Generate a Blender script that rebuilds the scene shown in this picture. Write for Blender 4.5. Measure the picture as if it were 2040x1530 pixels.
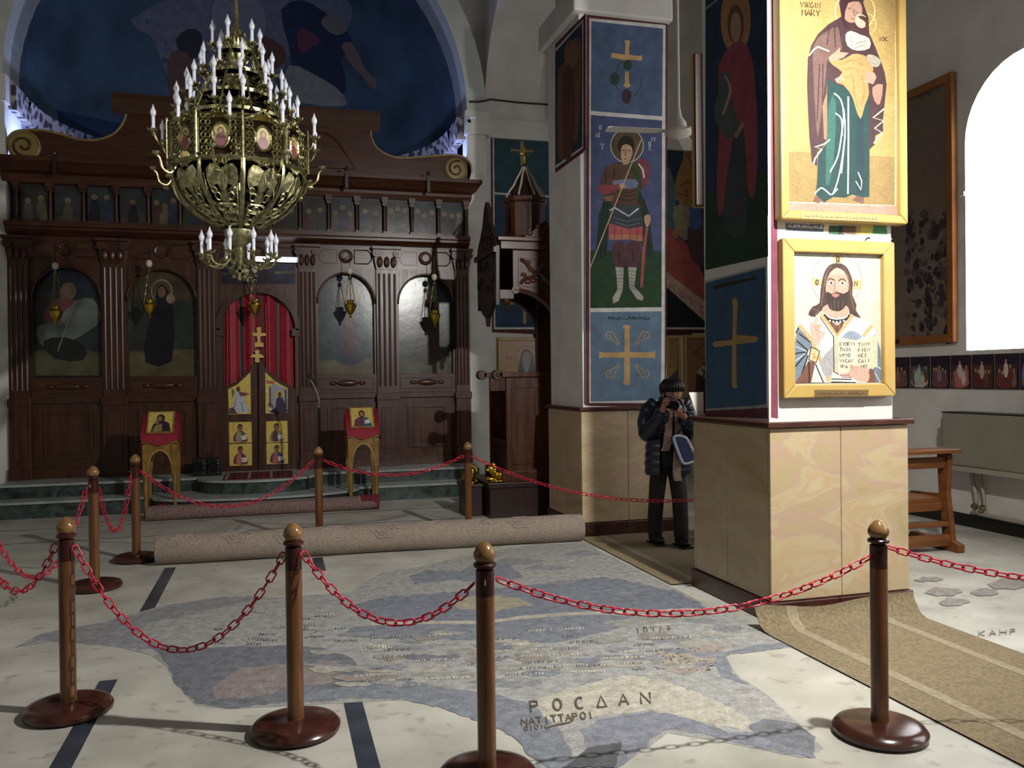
import bpy, bmesh, math, random
from mathutils import Vector, Matrix
R = random.Random(7)
for o in list(bpy.data.objects): bpy.data.objects.remove(o)
SC = bpy.context.scene
COL = SC.collection

# ------------------------------------------------------------------ camera
PX, PY, CH = 1020., 765., 1.6
_vl = (545-PX, 757-PY); _vr = (6955-PX, 682-PY)
FOC = math.sqrt(-(_vl[0]*_vr[0]+_vl[1]*_vr[1]))
AY = Vector((_vl[0], _vl[1], FOC)).normalized()
AX = Vector((_vr[0], _vr[1], FOC)).normalized()
AZ = AX.cross(AY)
if AZ.y > 0: AZ = -AZ
CAM = Vector((0, 0, CH))
def ray(u, v):
    c = Vector((u-PX, v-PY, FOC))
    return Vector((AX.dot(c), AY.dot(c), AZ.dot(c)))
def py(u, v, Y): r = ray(u, v); return CAM + r*(Y/r.y)
def pxx(u, v, X): r = ray(u, v); return CAM + r*(X/r.x)
def pz(u, v, Z=0.): r = ray(u, v); return CAM + r*((Z-CH)/r.z)
cd = bpy.data.cameras.new('camera'); cam = bpy.data.objects.new('camera', cd); COL.objects.link(cam)
rt = Vector((AX.x, AY.x, AZ.x)); dn = Vector((AX.y, AY.y, AZ.y)); fw = Vector((AX.z, AY.z, AZ.z))
cam.matrix_world = Matrix(((rt.x, -dn.x, -fw.x, 0), (rt.y, -dn.y, -fw.y, 0), (rt.z, -dn.z, -fw.z, CH), (0, 0, 0, 1)))
cd.sensor_fit = 'HORIZONTAL'; cd.sensor_width = 36; cd.lens = 36*FOC/2040; cd.clip_start = .05
SC.camera = cam

# ------------------------------------------------------------------ light and exposure
SC.view_settings.view_transform = 'Standard'; SC.view_settings.look = 'None'
SC.view_settings.gamma = 1; SC.view_settings.use_curve_mapping = False
SC.view_settings.exposure = 0.12
W = bpy.data.worlds.new('world'); SC.world = W; W.use_nodes = True
W.node_tree.nodes['Background'].inputs[0].default_value = (.8, .85, 1, 1)
W.node_tree.nodes['Background'].inputs[1].default_value = .3
def lamp(name, typ, loc, energy, col, **k):
    l = bpy.data.lights.new(name, typ); l.energy = energy; l.color = col
    for a, b in k.items(): setattr(l, a, b)
    o = bpy.data.objects.new(name, l); o.location = loc; COL.objects.link(o); return o
def aim(o, t): o.rotation_euler = (Vector(t)-o.location).to_track_quat('-Z', 'Y').to_euler()
k = lamp('flood_key', 'SPOT', (3.12, 2.5, 3.95), 980, (1, .975, .93), spot_size=math.radians(125), spot_blend=.75, shadow_soft_size=.05)
aim(k, (1.6, 7.0, .6))
k2 = lamp('flood_far', 'SPOT', (-3.55, 2.4, 4.2), 210, (1, .95, .9), spot_size=math.radians(46), spot_blend=.6, shadow_soft_size=.08)
aim(k2, (2.7, 9.9, 1.5))
for x in (-2.85, 2.37):
    lamp('apse_lamp', 'POINT', (x, 12.42, 4.62), 38, (.38, .5, 1), shadow_soft_size=.08)

# ------------------------------------------------------------------ helpers
def lin(c):
    c = c/255.
    return c/12.92 if c <= .04045 else ((c+.055)/1.055)**2.4
def hx(h): return (lin(int(h[0:2], 16)), lin(int(h[2:4], 16)), lin(int(h[4:6], 16)), 1)
MATS = {}
def mat(name, c1, c2=None, rough=.5, metal=0, scale=8, bump=0, stretch=(1, 1, 1), detail=5, spec=.5, emit=0, lo=.35, hi=.65, dist=0, bscale=None, trans=0, rvar=0):
    if name in MATS: return MATS[name]
    m = bpy.data.materials.new(name); m.use_nodes = True; MATS[name] = m
    N = m.node_tree.nodes; L = m.node_tree.links; b = N['Principled BSDF']
    b.inputs['Roughness'].default_value = rough; b.inputs['Metallic'].default_value = metal
    b.inputs['Specular IOR Level'].default_value = spec; b.inputs['Base Color'].default_value = hx(c1)
    if trans: b.inputs['Transmission Weight'].default_value = trans
    if c2 or bump or rvar:
        tc = N.new('ShaderNodeTexCoord'); mp = N.new('ShaderNodeMapping'); L.new(tc.outputs['Object'], mp.inputs[0])
        mp.inputs['Scale'].default_value = stretch
        n = N.new('ShaderNodeTexNoise'); n.inputs['Scale'].default_value = scale; n.inputs['Detail'].default_value = detail
        n.inputs['Distortion'].default_value = dist; L.new(mp.outputs[0], n.inputs[0])
        if c2:
            r = N.new('ShaderNodeValToRGB'); r.color_ramp.elements[0].position = lo; r.color_ramp.elements[1].position = hi
            r.color_ramp.elements[0].color = hx(c1); r.color_ramp.elements[1].color = hx(c2)
            L.new(n.outputs[0], r.inputs[0]); L.new(r.outputs[0], b.inputs['Base Color'])
        if rvar:
            mr = N.new('ShaderNodeMapRange'); mr.inputs[3].default_value = max(0, rough-rvar); mr.inputs[4].default_value = rough+rvar
            L.new(n.outputs[0], mr.inputs[0]); L.new(mr.outputs[0], b.inputs['Roughness'])
        if bump:
            n2 = n
            if bscale:
                n2 = N.new('ShaderNodeTexNoise'); n2.inputs['Scale'].default_value = bscale; n2.inputs['Detail'].default_value = 4; L.new(mp.outputs[0], n2.inputs[0])
            bp = N.new('ShaderNodeBump'); bp.inputs['Strength'].default_value = bump; bp.inputs['Distance'].default_value = .01
            L.new(n2.outputs[0], bp.inputs['Height']); L.new(bp.outputs[0], b.inputs['Normal'])
    if emit:
        b.inputs['Emission Color'].default_value = hx(c1); b.inputs['Emission Strength'].default_value = emit
    return m
def paintmat(name, rough=.6, amt=.25, scale=25, spec=.4, bump=0, tess=0, sat=1, gain=1):
    m = bpy.data.materials.new(name); m.use_nodes = True; MATS[name] = m
    N = m.node_tree.nodes; L = m.node_tree.links; b = N['Principled BSDF']
    b.inputs['Roughness'].default_value = rough; b.inputs['Specular IOR Level'].default_value = spec
    a = N.new('ShaderNodeAttribute'); a.attribute_name = 'Col'
    tc = N.new('ShaderNodeTexCoord'); n = N.new('ShaderNodeTexNoise'); n.inputs['Scale'].default_value = scale; n.inputs['Detail'].default_value = 6
    L.new(tc.outputs['Object'], n.inputs[0])
    mr = N.new('ShaderNodeMapRange'); mr.inputs[1].default_value = .25; mr.inputs[2].default_value = .75; mr.inputs[3].default_value = 1-amt; mr.inputs[4].default_value = 1+amt
    L.new(n.outputs[0], mr.inputs[0])
    fac = mr.outputs[0]
    if tess:
        v = N.new('ShaderNodeTexVoronoi'); v.inputs['Scale'].default_value = tess; L.new(tc.outputs['Object'], v.inputs['Vector'])
        sp = N.new('ShaderNodeSeparateColor'); L.new(v.outputs['Color'], sp.inputs[0])
        m2 = N.new('ShaderNodeMapRange'); m2.inputs[3].default_value = .78; m2.inputs[4].default_value = 1.15; L.new(sp.outputs[0], m2.inputs[0])
        mu = N.new('ShaderNodeMath'); mu.operation = 'MULTIPLY'; L.new(fac, mu.inputs[0]); L.new(m2.outputs[0], mu.inputs[1]); fac = mu.outputs[0]
    mx = N.new('ShaderNodeVectorMath'); mx.operation = 'SCALE'; L.new(a.outputs['Color'], mx.inputs[0]); L.new(fac, mx.inputs['Scale'])
    hs = N.new('ShaderNodeHueSaturation'); hs.inputs['Saturation'].default_value = sat; hs.inputs['Value'].default_value = gain
    L.new(mx.outputs[0], hs.inputs['Color']); L.new(hs.outputs[0], b.inputs['Base Color'])
    if bump:
        bp = N.new('ShaderNodeBump'); bp.inputs['Strength'].default_value = bump; bp.inputs['Distance'].default_value = .004
        L.new(n.outputs[0], bp.inputs['Height']); L.new(bp.outputs[0], b.inputs['Normal'])
    return m

def tag(o, label=None, cat=None, group=None, kind=None):
    if label: o['label'] = label
    if cat: o['category'] = cat
    if group: o['group'] = group
    if kind: o['kind'] = kind
    return o
def thing(name, label, cat, loc=(0, 0, 0), rz=0, group=None):
    o = bpy.data.objects.new(name, None); COL.objects.link(o); o.location = loc; o.rotation_euler = (0, 0, rz); o.empty_display_size = .1
    return tag(o, label, cat, group)
def copy_tree(o, parent=None, loc=None, rot=None):
    c = o.copy(); COL.objects.link(c); c.parent = parent
    for ch in list(o.children): copy_tree(ch, c)
    if loc is not None: c.location = loc
    if rot is not None: c.rotation_euler = rot
    return c
def crom(p, closed=False, k=4):
    p = [Vector(q) for q in p]; n = len(p); out = []
    for i in range(n if closed else n-1):
        a, b, c, d = (p[(i-1) % n], p[i], p[(i+1) % n], p[(i+2) % n]) if closed else (p[max(i-1, 0)], p[i], p[i+1], p[min(i+2, n-1)])
        for j in range(k):
            t = j/k
            out.append(.5*((2*b)+(c-a)*t+(2*a-5*b+4*c-d)*t*t+(3*b-a-3*c+d)*t**3))
    if not closed: out.append(p[-1])
    return out
class MB:
    def __init__(s, org=(0, 0, 0)): s.v = []; s.f = []; s.c = []; s.o = Vector(org)
    def add(s, vs, fs, col=None):
        k = len(s.v); s.v += [Vector(v)-s.o for v in vs]; s.f += [tuple(i+k for i in f) for f in fs]; s.c += [col]*len(fs); return s
    def box(s, a, b, col=None):
        (x0, y0, z0), (x1, y1, z1) = [(min(a[i], b[i])) for i in range(3)], [(max(a[i], b[i])) for i in range(3)]
        return s.add([(x0, y0, z0), (x1, y0, z0), (x1, y1, z0), (x0, y1, z0), (x0, y0, z1), (x1, y0, z1), (x1, y1, z1), (x0, y1, z1)],
              [(0, 3, 2, 1), (4, 5, 6, 7), (0, 1, 5, 4), (1, 2, 6, 5), (2, 3, 7, 6), (3, 0, 4, 7)], col)
    def loft(s, rings, closed=True, caps=True, col=None):
        n = len(rings[0]); vs = [v for r in rings for v in r]; fs = []
        for i in range(len(rings)-1):
            for j in range(n if closed else n-1):
                a = i*n+j; b = i*n+(j+1) % n; fs.append((a, b, b+n, a+n))
        if caps and closed: fs.append(tuple(range(n-1, -1, -1))); fs.append(tuple(range((len(rings)-1)*n, len(rings)*n)))
        return s.add(vs, fs, col)
    def lathe(s, c, prof, n=16, col=None, axis=None, a0=0, a1=2*math.pi):
        c = Vector(c); q = Vector((0, 0, 1)).rotation_difference(Vector(axis)) if axis else None
        full = abs(a1-a0-2*math.pi) < 1e-6; rings = []
        for r, z in prof:
            rg = []
            for i in range(n):
                a = a0+(a1-a0)*i/(n if full else n-1); p = Vector((r*math.cos(a), r*math.sin(a), z))
                rg.append(c+(q @ p if q else p))
            rings.append(rg)
        return s.loft(rings, full, full, col)
    def cyl(s, p0, p1, r0, r1=None, n=10, col=None):
        p0 = Vector(p0); d = Vector(p1)-p0
        return s.lathe(p0, [(r0, 0), (r0 if r1 is None else r1, d.length)], n, col, d)
    def tube(s, pts, r, n=6, closed=False, col=None):
        pts = [Vector(p) for p in pts]; m = len(pts); rings = []; up = None
        for i in range(m):
            t = (pts[(i+1) % m]-pts[i-1]) if closed else (pts[min(i+1, m-1)]-pts[max(i-1, 0)])
            t.normalize()
            if up is None: up = Vector((0, 0, 1)) if abs(t.z) < .9 else Vector((1, 0, 0))
            a = t.cross(up).normalized(); up = a.cross(t); rr = r[i] if isinstance(r, (list, tuple)) else r
            rings.append([pts[i]+(a*math.cos(2*math.pi*j/n)+up*math.sin(2*math.pi*j/n))*rr for j in range(n)])
        if closed: rings.append(rings[0])
        return s.loft(rings, True, not closed, col)
    def ell(s, c, r, n=12, m=8, col=None, rot=None):
        c = Vector(c); rings = []
        for i in range(m+1):
            t = math.pi*(.02+.96*i/m)-math.pi/2; rg = []
            for j in range(n):
                a = 2*math.pi*j/n; p = Vector((r[0]*math.cos(t)*math.cos(a), r[1]*math.cos(t)*math.sin(a), r[2]*math.sin(t)))
                rg.append(c+(rot @ p if rot else p))
            rings.append(rg)
        return s.loft(rings, True, True, col)
    def prism(s, pts, vec, col=None):
        pts = [Vector(p) for p in pts]; n = len(pts); vec = Vector(vec)
        nrm = Vector((0, 0, 0))
        for i in range(n): nrm += pts[i].cross(pts[(i+1) % n])
        if nrm.dot(vec) > 0: pts.reverse()
        fs = [tuple(range(n)), tuple(range(2*n-1, n-1, -1))]
        for i in range(n): j = (i+1) % n; fs.append((j, i, i+n, j+n))
        return s.add(pts+[p+vec for p in pts], fs, col)
    def build(s, name, m, parent=None, smooth=False, bevel=0, seg=2, sub=0):
        me = bpy.data.meshes.new(name); me.from_pydata([tuple(v) for v in s.v], [], s.f); me.update()
        if any(c is not None for c in s.c):
            at = me.color_attributes.new('Col', 'FLOAT_COLOR', 'CORNER'); i = 0
            for p, c in zip(me.polygons, s.c):
                q = hx(c) if isinstance(c, str) else (c or (1, 1, 1, 1))
                for _ in p.vertices: at.data[i].color = q; i += 1
        o = bpy.data.objects.new(name, me); COL.objects.link(o); o.location = s.o
        if m: me.materials.append(m if not isinstance(m, str) else MATS[m])
        if parent is not None:
            o.parent = parent; o.location = s.o-(WL(parent))
        if smooth:
            for p in me.polygons: p.use_smooth = True
            if smooth == 2: me.set_sharp_from_angle(angle=math.radians(40))
        if bevel:
            b = o.modifiers.new('b', 'BEVEL'); b.width = bevel; b.segments = seg; b.limit_method = 'ANGLE'
        if sub:
            b = o.modifiers.new('s', 'SUBSURF'); b.levels = sub; b.render_levels = sub
        return o
def WL(o):
    v = Vector(o.location)
    while o.parent: o = o.parent; v = v+Vector(o.location)
    return v
def struct(o, label=None): o['kind'] = 'structure'; 
def ST(mb, name, m, label=None, **k):
    o = mb.build(name, m, **k); o['kind'] = 'structure'
    if label: o['label'] = label
    return o

# stroke letters, unit box (x right, y up)
_o = [(.5+.42*math.cos(i*math.pi/6), .5+.5*math.sin(i*math.pi/6)) for i in range(13)]
_c = [(.55+.45*math.cos(math.radians(a)), .5+.5*math.sin(math.radians(a))) for a in range(50, 311, 26)]
GL = {'A': [[(0, 0), (.5, 1), (1, 0)], [(.2, .35), (.8, .35)]], 'B': [[(0, 0), (0, 1), (.7, .85), (.6, .55), (0, .5)], [(.6, .55), (.85, .25), (.6, 0), (0, 0)]],
 'C': [_c], 'D': [[(0, 0), (1, 0), (.5, 1), (0, 0)]], 'E': [[(.9, 1), (0, 1), (0, 0), (.9, 0)], [(0, .5), (.7, .5)]], 'F': [[(.9, 1), (0, 1), (0, 0)], [(0, .5), (.7, .5)]],
 'G': [_c+[(.9, .45), (.55, .45)]], 'H': [[(0, 0), (0, 1)], [(1, 0), (1, 1)], [(0, .5), (1, .5)]], 'I': [[(.5, 0), (.5, 1)]], 'K': [[(0, 0), (0, 1)], [(.9, 1), (0, .45), (.9, 0)]],
 'L': [[(0, 0), (.5, 1), (1, 0)]], 'M': [[(0, 0), (.1, 1), (.5, .4), (.9, 1), (1, 0)]], 'N': [[(0, 0), (0, 1), (1, 0), (1, 1)]], 'O': [_o], 'P': [[(0, 0), (0, 1), (.7, .95), (.75, .6), (0, .5)]],
 'R': [[(0, 0), (0, 1), (.7, .95), (.7, .6), (0, .5), (.9, 0)]], 'S': [[(.9, .9), (.4, 1), (.1, .75), (.8, .35), (.6, 0), (.05, .1)]], 'T': [[(0, 1), (1, 1)], [(.5, 1), (.5, 0)]],
 'V': [[(0, 1), (.5, 0), (1, 1)]], 'W': [[(0, .9), (.15, 0), (.5, .6), (.85, 0), (1, .9)]], 'X': [[(0, 0), (1, 1)], [(0, 1), (1, 0)]], 'Y': [[(0, 1), (.5, .5), (1, 1)], [(.5, .5), (.5, 0)]],
 'Q': [_o, [(.2, .0), (0, -.2)], [(.8, 0), (1, -.2)]], 'J': [[(.2, 1), (.8, 1), (.5, .6), (.8, .2), (.2, 0)]], 'U': [[(0, 0), (0, 1), (1, 1), (1, 0)]]}
class Paint:
    """flat painted or printed picture on a real plane; outlines given as seen in the photo and cast on that plane"""
    def __init__(s, ax, val, off=1, k=1, u0=0, v0=0, step=.00003):
        s.ax, s.val, s.off, s.mb, s.n, s.k, s.u0, s.v0, s.step = ax, val, off, MB(), 0, k, u0, v0, step
    def pt(s, u, v, d=0):
        u = s.u0+u*s.k; v = s.v0+v*s.k; e = s.off*(s.n*s.step+d)
        p = py(u, v, s.val) if s.ax == 'y' else pxx(u, v, s.val) if s.ax == 'x' else pz(u, v, s.val)
        if s.ax == 'y': p.y -= e
        elif s.ax == 'x': p.x -= e
        else: p.z += e
        return p
    def poly(s, pts, col, sm=0):
        s.n += 1
        if sm > 0: pts = [(q.x, q.y) for q in crom([(a, b, 0) for a, b in pts], True, sm)]
        if sm < 0:   # ragged, broken outline
            rg = random.Random(int(pts[0][0]*7+pts[0][1])); o2 = []
            for i in range(len(pts)):
                a, b = pts[i], pts[(i+1) % len(pts)]; n = max(1, int(math.hypot(b[0]-a[0], b[1]-a[1])/9))
                for j in range(n):
                    f = j/n; o2.append((a[0]+(b[0]-a[0])*f+rg.uniform(-4, 4), a[1]+(b[1]-a[1])*f+rg.uniform(-1.6, 1.6)))
            pts = [(q.x, q.y) for q in crom([(a, b, 0) for a, b in o2], True, 2)]
        q = [s.pt(u, v) for u, v in pts]
        nr = Vector((0, 0, 0))
        for i in range(len(q)): nr += (q[i]-q[0]).cross(q[(i+1) % len(q)]-q[0])
        ref = {'y': Vector((0, -1, 0)), 'x': Vector((-1, 0, 0)), 'z': Vector((0, 0, 1))}[s.ax]*s.off
        if nr.dot(ref) < 0: q.reverse()
        s.mb.add(q, [tuple(range(len(q)))], col); return s
    def rect(s, a, b, c, d, col): return s.poly([(a, b), (c, b), (c, d), (a, d)], col)
    def ell(s, u, v, ru, rv, col, n=20, rot=0):
        ca, sa = math.cos(rot), math.sin(rot)
        return s.poly([(u+ru*math.cos(2*math.pi*i/n)*ca-rv*math.sin(2*math.pi*i/n)*sa, v+ru*math.cos(2*math.pi*i/n)*sa+rv*math.sin(2*math.pi*i/n)*ca) for i in range(n)], col)
    def ring(s, u, v, r, w, col, n=28, rv=None):
        rv = rv or r
        return s.line([(u+r*math.cos(2*math.pi*i/n), v+rv*math.sin(2*math.pi*i/n)) for i in range(n+1)], w, col)
    def line(s, pts, w, col, sm=0):
        s.n += 1
        if sm: pts = [(q.x, q.y) for q in crom([(a, b, 0) for a, b in pts], False, sm)]
        m = len(pts)
        L = []; Rr = []
        for i in range(m):
            a = pts[max(i-1, 0)]; b = pts[min(i+1, m-1)]; dx, dy = b[0]-a[0], b[1]-a[1]; l = math.hypot(dx, dy) or 1
            L.append((pts[i][0]-dy/l*w/2, pts[i][1]+dx/l*w/2)); Rr.append((pts[i][0]+dy/l*w/2, pts[i][1]-dx/l*w/2))
        vs = [s.pt(*p) for p in L]+[s.pt(*p) for p in Rr]
        s.mb.add(vs, [(i, i+1, i+1+m, i+m) for i in range(m-1)], col); return s
    def lines(s, ll, w, col, sm=0):
        for l in ll: s.line(l, w, col, sm); s.n -= .96
        s.n += 1; return s
    def text(s, t, u, v, h, w, col, gap=1.25, wid=.7, tu=0, tv=0):
        """t starts at (u,v) baseline, letters h high; advance drifts by tv per px; wid letter aspect; tu leans"""
        x = 0
        for ch in t:
            if ch in GL:
                for st in GL[ch]:
                    s.line([(u+x+a*h*wid+b*h*tu, v-b*h+(x+a*h*wid)*tv) for a, b in st], w, col); s.n -= .97
            x += h*wid*gap
        s.n += 1; return s
    def scribble(s, u0, v0, u1, v1, h, w, col, seed=1):
        r = random.Random(seed); n = max(3, int(abs(u1-u0)/(h*.55)))
        for i in range(n):
            a = u0+(u1-u0)*i/n; b = u0+(u1-u0)*(i+r.uniform(.6, 1.1))/n; c = v0+(v1-v0)*i/n; m = r.random()
            s.line([(a, c), ((a+b)/2, c+h*r.uniform(-.1, .3)), (b, c-h*r.uniform(.1, .7))] if m < .6 else [(a, c-h*.6), (a+(b-a)*.3, c), (b, c)], w, col); s.n -= .97
            if r.random() < .5: s.rect((a+b)/2, c-h*.9, (a+b)/2+w, c-h*.9+w, col); s.n -= .97
        s.n += 1; return s
    def build(s, name, m, parent=None):
        return s.mb.build(name, m, parent)
# ------------------------------------------------------------------ materials
mat('plaster', 'c6c2bc', 'd3d0ca', rough=.85, scale=3, bump=.08, bscale=60)
mat('plaster_cool', 'b9bdb8', 'c6c8c2', rough=.85, scale=3, bump=.1, bscale=40)
mat('wood', '361c10', '4a2a18', rough=.32, scale=6, stretch=(3, 3, .35), bump=.05, dist=.6, rvar=.08)
mat('wood_h', '361c10', '4a2a18', rough=.3, scale=6, stretch=(.35, 3, 3), bump=.05, dist=.6)
mat('wood_dark', '20100c', '2c1711', rough=.4, scale=8, stretch=(3, 3, .4))
mat('post_wood', '50301c', '6f4828', rough=.26, scale=9, stretch=(3, 3, .3), dist=.5)
mat('post_dark', '2c1310', '3e1c14', rough=.25, scale=9, stretch=(3, 3, .3))
mat('post_ball', '6d4f2e', '8a6840', rough=.18, scale=20, stretch=(1, 1, .4))
mat('post_base', '341a14', '44241b', rough=.2, scale=12)
mat('pew_wood', '5c361a', '774824', rough=.35, scale=7, stretch=(.4, 3, 3), dist=.5)
mat('gold_wood', '70511f', '8c6a2e', rough=.4, scale=10)
mat('frame_gold', 'a98a48', 'b59858', rough=.35, scale=2)
mat('brass', '86805a', 'bdb88e', rough=.36, metal=1, scale=30, bump=.3)
mat('gold', 'c9a43a', 'e0c65c', rough=.25, metal=1, scale=14, bump=.5)
mat('iron', '17171a', rough=.4, metal=.6)
mat('black', '0c0c0e', rough=.35)
mat('white_lamp', 'dfe3ee', rough=.3)
mat('bulb', 'd5d9e4', rough=.2)
mat('chain_red', 'b01230', 'c41a38', rough=.28, scale=30)
mat('pole_red', '3a0f14', rough=.3)
mat('cloth_red', '7d0c22', '971530', rough=.7, scale=30, bump=.2)
mat('stone_dark', '3b2019', '4c2c22', rough=.3, scale=9)
mat('step_top', '8b9290', 'a3a8a4', rough=.4, scale=6)
mat('step_green', '1b2422', '4c5a56', rough=.3, scale=7, dist=1.5, lo=.3, hi=.75)
mat('strip_dark', '2e333c', '3f4650', rough=.3, scale=5)
mat('joint', '4a443c', rough=.7)
mat('rug_roll', '7d7166', '948779', rough=.95, scale=60, bump=.5)
mat('rug_runner', '6d6148', '877a5e', rough=.95, scale=55, bump=.6)
mat('rug_band', '857a62', '9b9078', rough=.95, scale=45, bump=.6)
mat('rug_pink', '6a504c', '85706a', rough=.95, scale=45, bump=.5)
mat('rug_wine', '641c2c', rough=.9)
mat('metal_grey', '8b8678', '938e80', rough=.45, metal=.2, scale=3)
mat('pipe_grey', '9b9486', rough=.5)
mat('baseboard', '16130f', rough=.4)
mat('curtain_red', '8b0f22', 'a51a30', rough=.55, scale=18, bump=.15)
mat('silver_thread', 'c9a8a0', rough=.4, metal=.3)
mat('gilt', '7a6838', '8f7c48', rough=.4, scale=10)
mat('cross_gold', 'c9a552', 'd8b868', rough=.4, scale=10)
mat('navy_jacket', '0b1322', '111c30', rough=.35, scale=12)
mat('pants', '14130f', '1c1a15', rough=.8, scale=30)
mat('skin', 'a5725a', rough=.55)
mat('hair', '0a0808', rough=.5)
mat('scarf', '8f7468', 'b39a8c', rough=.95, scale=60, bump=.4, lo=.42, hi=.58)
mat('bag_blue', '16244f', '1d2f62', rough=.45, scale=8)
mat('bag_white', 'b9bac2', rough=.6)
mat('shoe', '0d0c0b', rough=.5)
mat('paper', 'd8d0c8', rough=.8)
mat('glass_win', 'ffffff', emit=5.5, rough=.5)
mat('tube_glow', 'f2efff', emit=9, rough=.4)
paintmat('mural', .75, .22, 9, .25, sat=.8, gain=.95)
paintmat('icon', .3, .18, 20, .5, sat=.85)
paintmat('icon_dark', .22, .45, 6, .5, bump=.35, sat=.7, gain=.5)
paintmat('mosaic', .5, .3, 16, .35, tess=110)
paintmat('mosaic_icon', .42, .12, 12, .4, tess=160, sat=.85, gain=.78)
paintmat('cladding', .28, .1, 3, .5)

# pale stone floor: cream ground with scattered fossil-like flecks
def floor_mat():
    m = bpy.data.materials.new('floor_stone'); m.use_nodes = True; MATS['floor_stone'] = m
    N = m.node_tree.nodes; L = m.node_tree.links; b = N['Principled BSDF']; b.inputs['Roughness'].default_value = .42
    tc = N.new('ShaderNodeTexCoord')
    n = N.new('ShaderNodeTexNoise'); n.inputs['Scale'].default_value = 2.2; n.inputs['Detail'].default_value = 8; L.new(tc.outputs['Object'], n.inputs[0])
    r = N.new('ShaderNodeValToRGB'); r.color_ramp.elements[0].color = hx('a5a398'); r.color_ramp.elements[1].color = hx('c2c0b5'); r.color_ramp.elements[0].position = .35; r.color_ramp.elements[1].position = .65
    L.new(n.outputs[0], r.inputs[0])
    mp = N.new('ShaderNodeMapping'); mp.inputs['Scale'].default_value = (1, 1.15, 1); L.new(tc.outputs['Object'], mp.inputs[0])
    n2 = N.new('ShaderNodeTexNoise'); n2.inputs['Scale'].default_value = 9; n2.inputs['Detail'].default_value = 3; L.new(mp.outputs[0], n2.inputs[0])
    r2 = N.new('ShaderNodeValToRGB'); r2.color_ramp.elements[0].position = .6; r2.color_ramp.elements[1].position = .68; r2.color_ramp.elements[1].color = (.55, .55, .55, 1); L.new(n2.outputs[0], r2.inputs[0])
    mx = N.new('ShaderNodeMix'); mx.data_type = 'RGBA'; L.new(r2.outputs[0], mx.inputs[0]); L.new(r.outputs[0], mx.inputs[6]); mx.inputs[7].default_value = hx('8d887a')
    L.new(mx.outputs[2], b.inputs['Base Color'])
floor_mat()
# banded sandstone-coloured marble cladding
def clad_mat():
    m = bpy.data.materials.new('clad'); m.use_nodes = True; MATS['clad'] = m
    N = m.node_tree.nodes; L = m.node_tree.links; b = N['Principled BSDF']; b.inputs['Roughness'].default_value = .3
    tc = N.new('ShaderNodeTexCoord'); mp = N.new('ShaderNodeMapping'); mp.inputs['Scale'].default_value = (.8, .8, 1.7); L.new(tc.outputs['Object'], mp.inputs[0])
    n = N.new('ShaderNodeTexNoise'); n.inputs['Scale'].default_value = 1.9; n.inputs['Detail'].default_value = 7; n.inputs['Distortion'].default_value = 1.3; L.new(mp.outputs[0], n.inputs[0])
    r = N.new('ShaderNodeValToRGB'); e = r.color_ramp.elements; e[0].position = .28; e[0].color = hx('a08d6c'); e[1].position = .78; e[1].color = hx('b9ac90')
    for p, c in ((.4, 'ae9c78'), (.46, 'b09580'), (.52, 'b5a684'), (.58, 'b39a78'), (.64, 'b8a98a')): q = e.new(p); q.color = hx(c)
    L.new(n.outputs[0], r.inputs[0]); L.new(r.outputs[0], b.inputs['Base Color'])
clad_mat()
# carved floral band for the apse cornice
def band_mat():
    m = bpy.data.materials.new('band'); m.use_nodes = True; MATS['band'] = m
    N = m.node_tree.nodes; L = m.node_tree.links; b = N['Principled BSDF']; b.inputs['Roughness'].default_value = .8
    tc = N.new('ShaderNodeTexCoord'); n = N.new('ShaderNodeTexVoronoi'); n.inputs['Scale'].default_value = 11; n.feature = 'SMOOTH_F1'; L.new(tc.outputs['Object'], n.inputs['Vector'])
    r = N.new('ShaderNodeValToRGB'); e = r.color_ramp.elements; e[0].position = .3; e[0].color = hx('3a3440'); e[1].position = .48; e[1].color = hx('a59a98')
    L.new(n.outputs['Distance'], r.inputs[0]); L.new(r.outputs[0], b.inputs['Base Color'])
band_mat()

# ------------------------------------------------------------------ shell
YI, YB = 12.0, 12.3           # iconostasis plane, east wall plane
XR, XL = 6.9, -7.4            # aisle walls
CX, AR, SPZ = -.24, 3.0, 5.5  # sanctuary arch: centre, radius, springing
ZC = 9.6
fl = ST(MB().box((XL, -6, -.2), (XR, 16.4, 0)), 'floor', 'floor_stone')
ST(MB().box((XL, -6, ZC), (XR, 16.4, ZC+.2)), 'ceiling', 'plaster')
ST(MB().box((XL, -6.2, 0), (XR, -6, ZC)), 'wall_back', 'plaster')
# east wall either side of and above the sanctuary arch (one outline with the arch cut out)
arc = [(CX+AR*math.cos(a), SPZ+AR*math.sin(a)) for a in [math.pi*i/40 for i in range(41)]]
ol = [(XR, 0), (XR, ZC), (XL, ZC), (XL, 0), (CX-AR, 0)]+arc[::-1]+[(CX+AR, 0)]
ST(MB().prism([(x, YB, z) for x, z in ol], (0, .4, 0)), 'wall_front', 'plaster')
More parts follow.
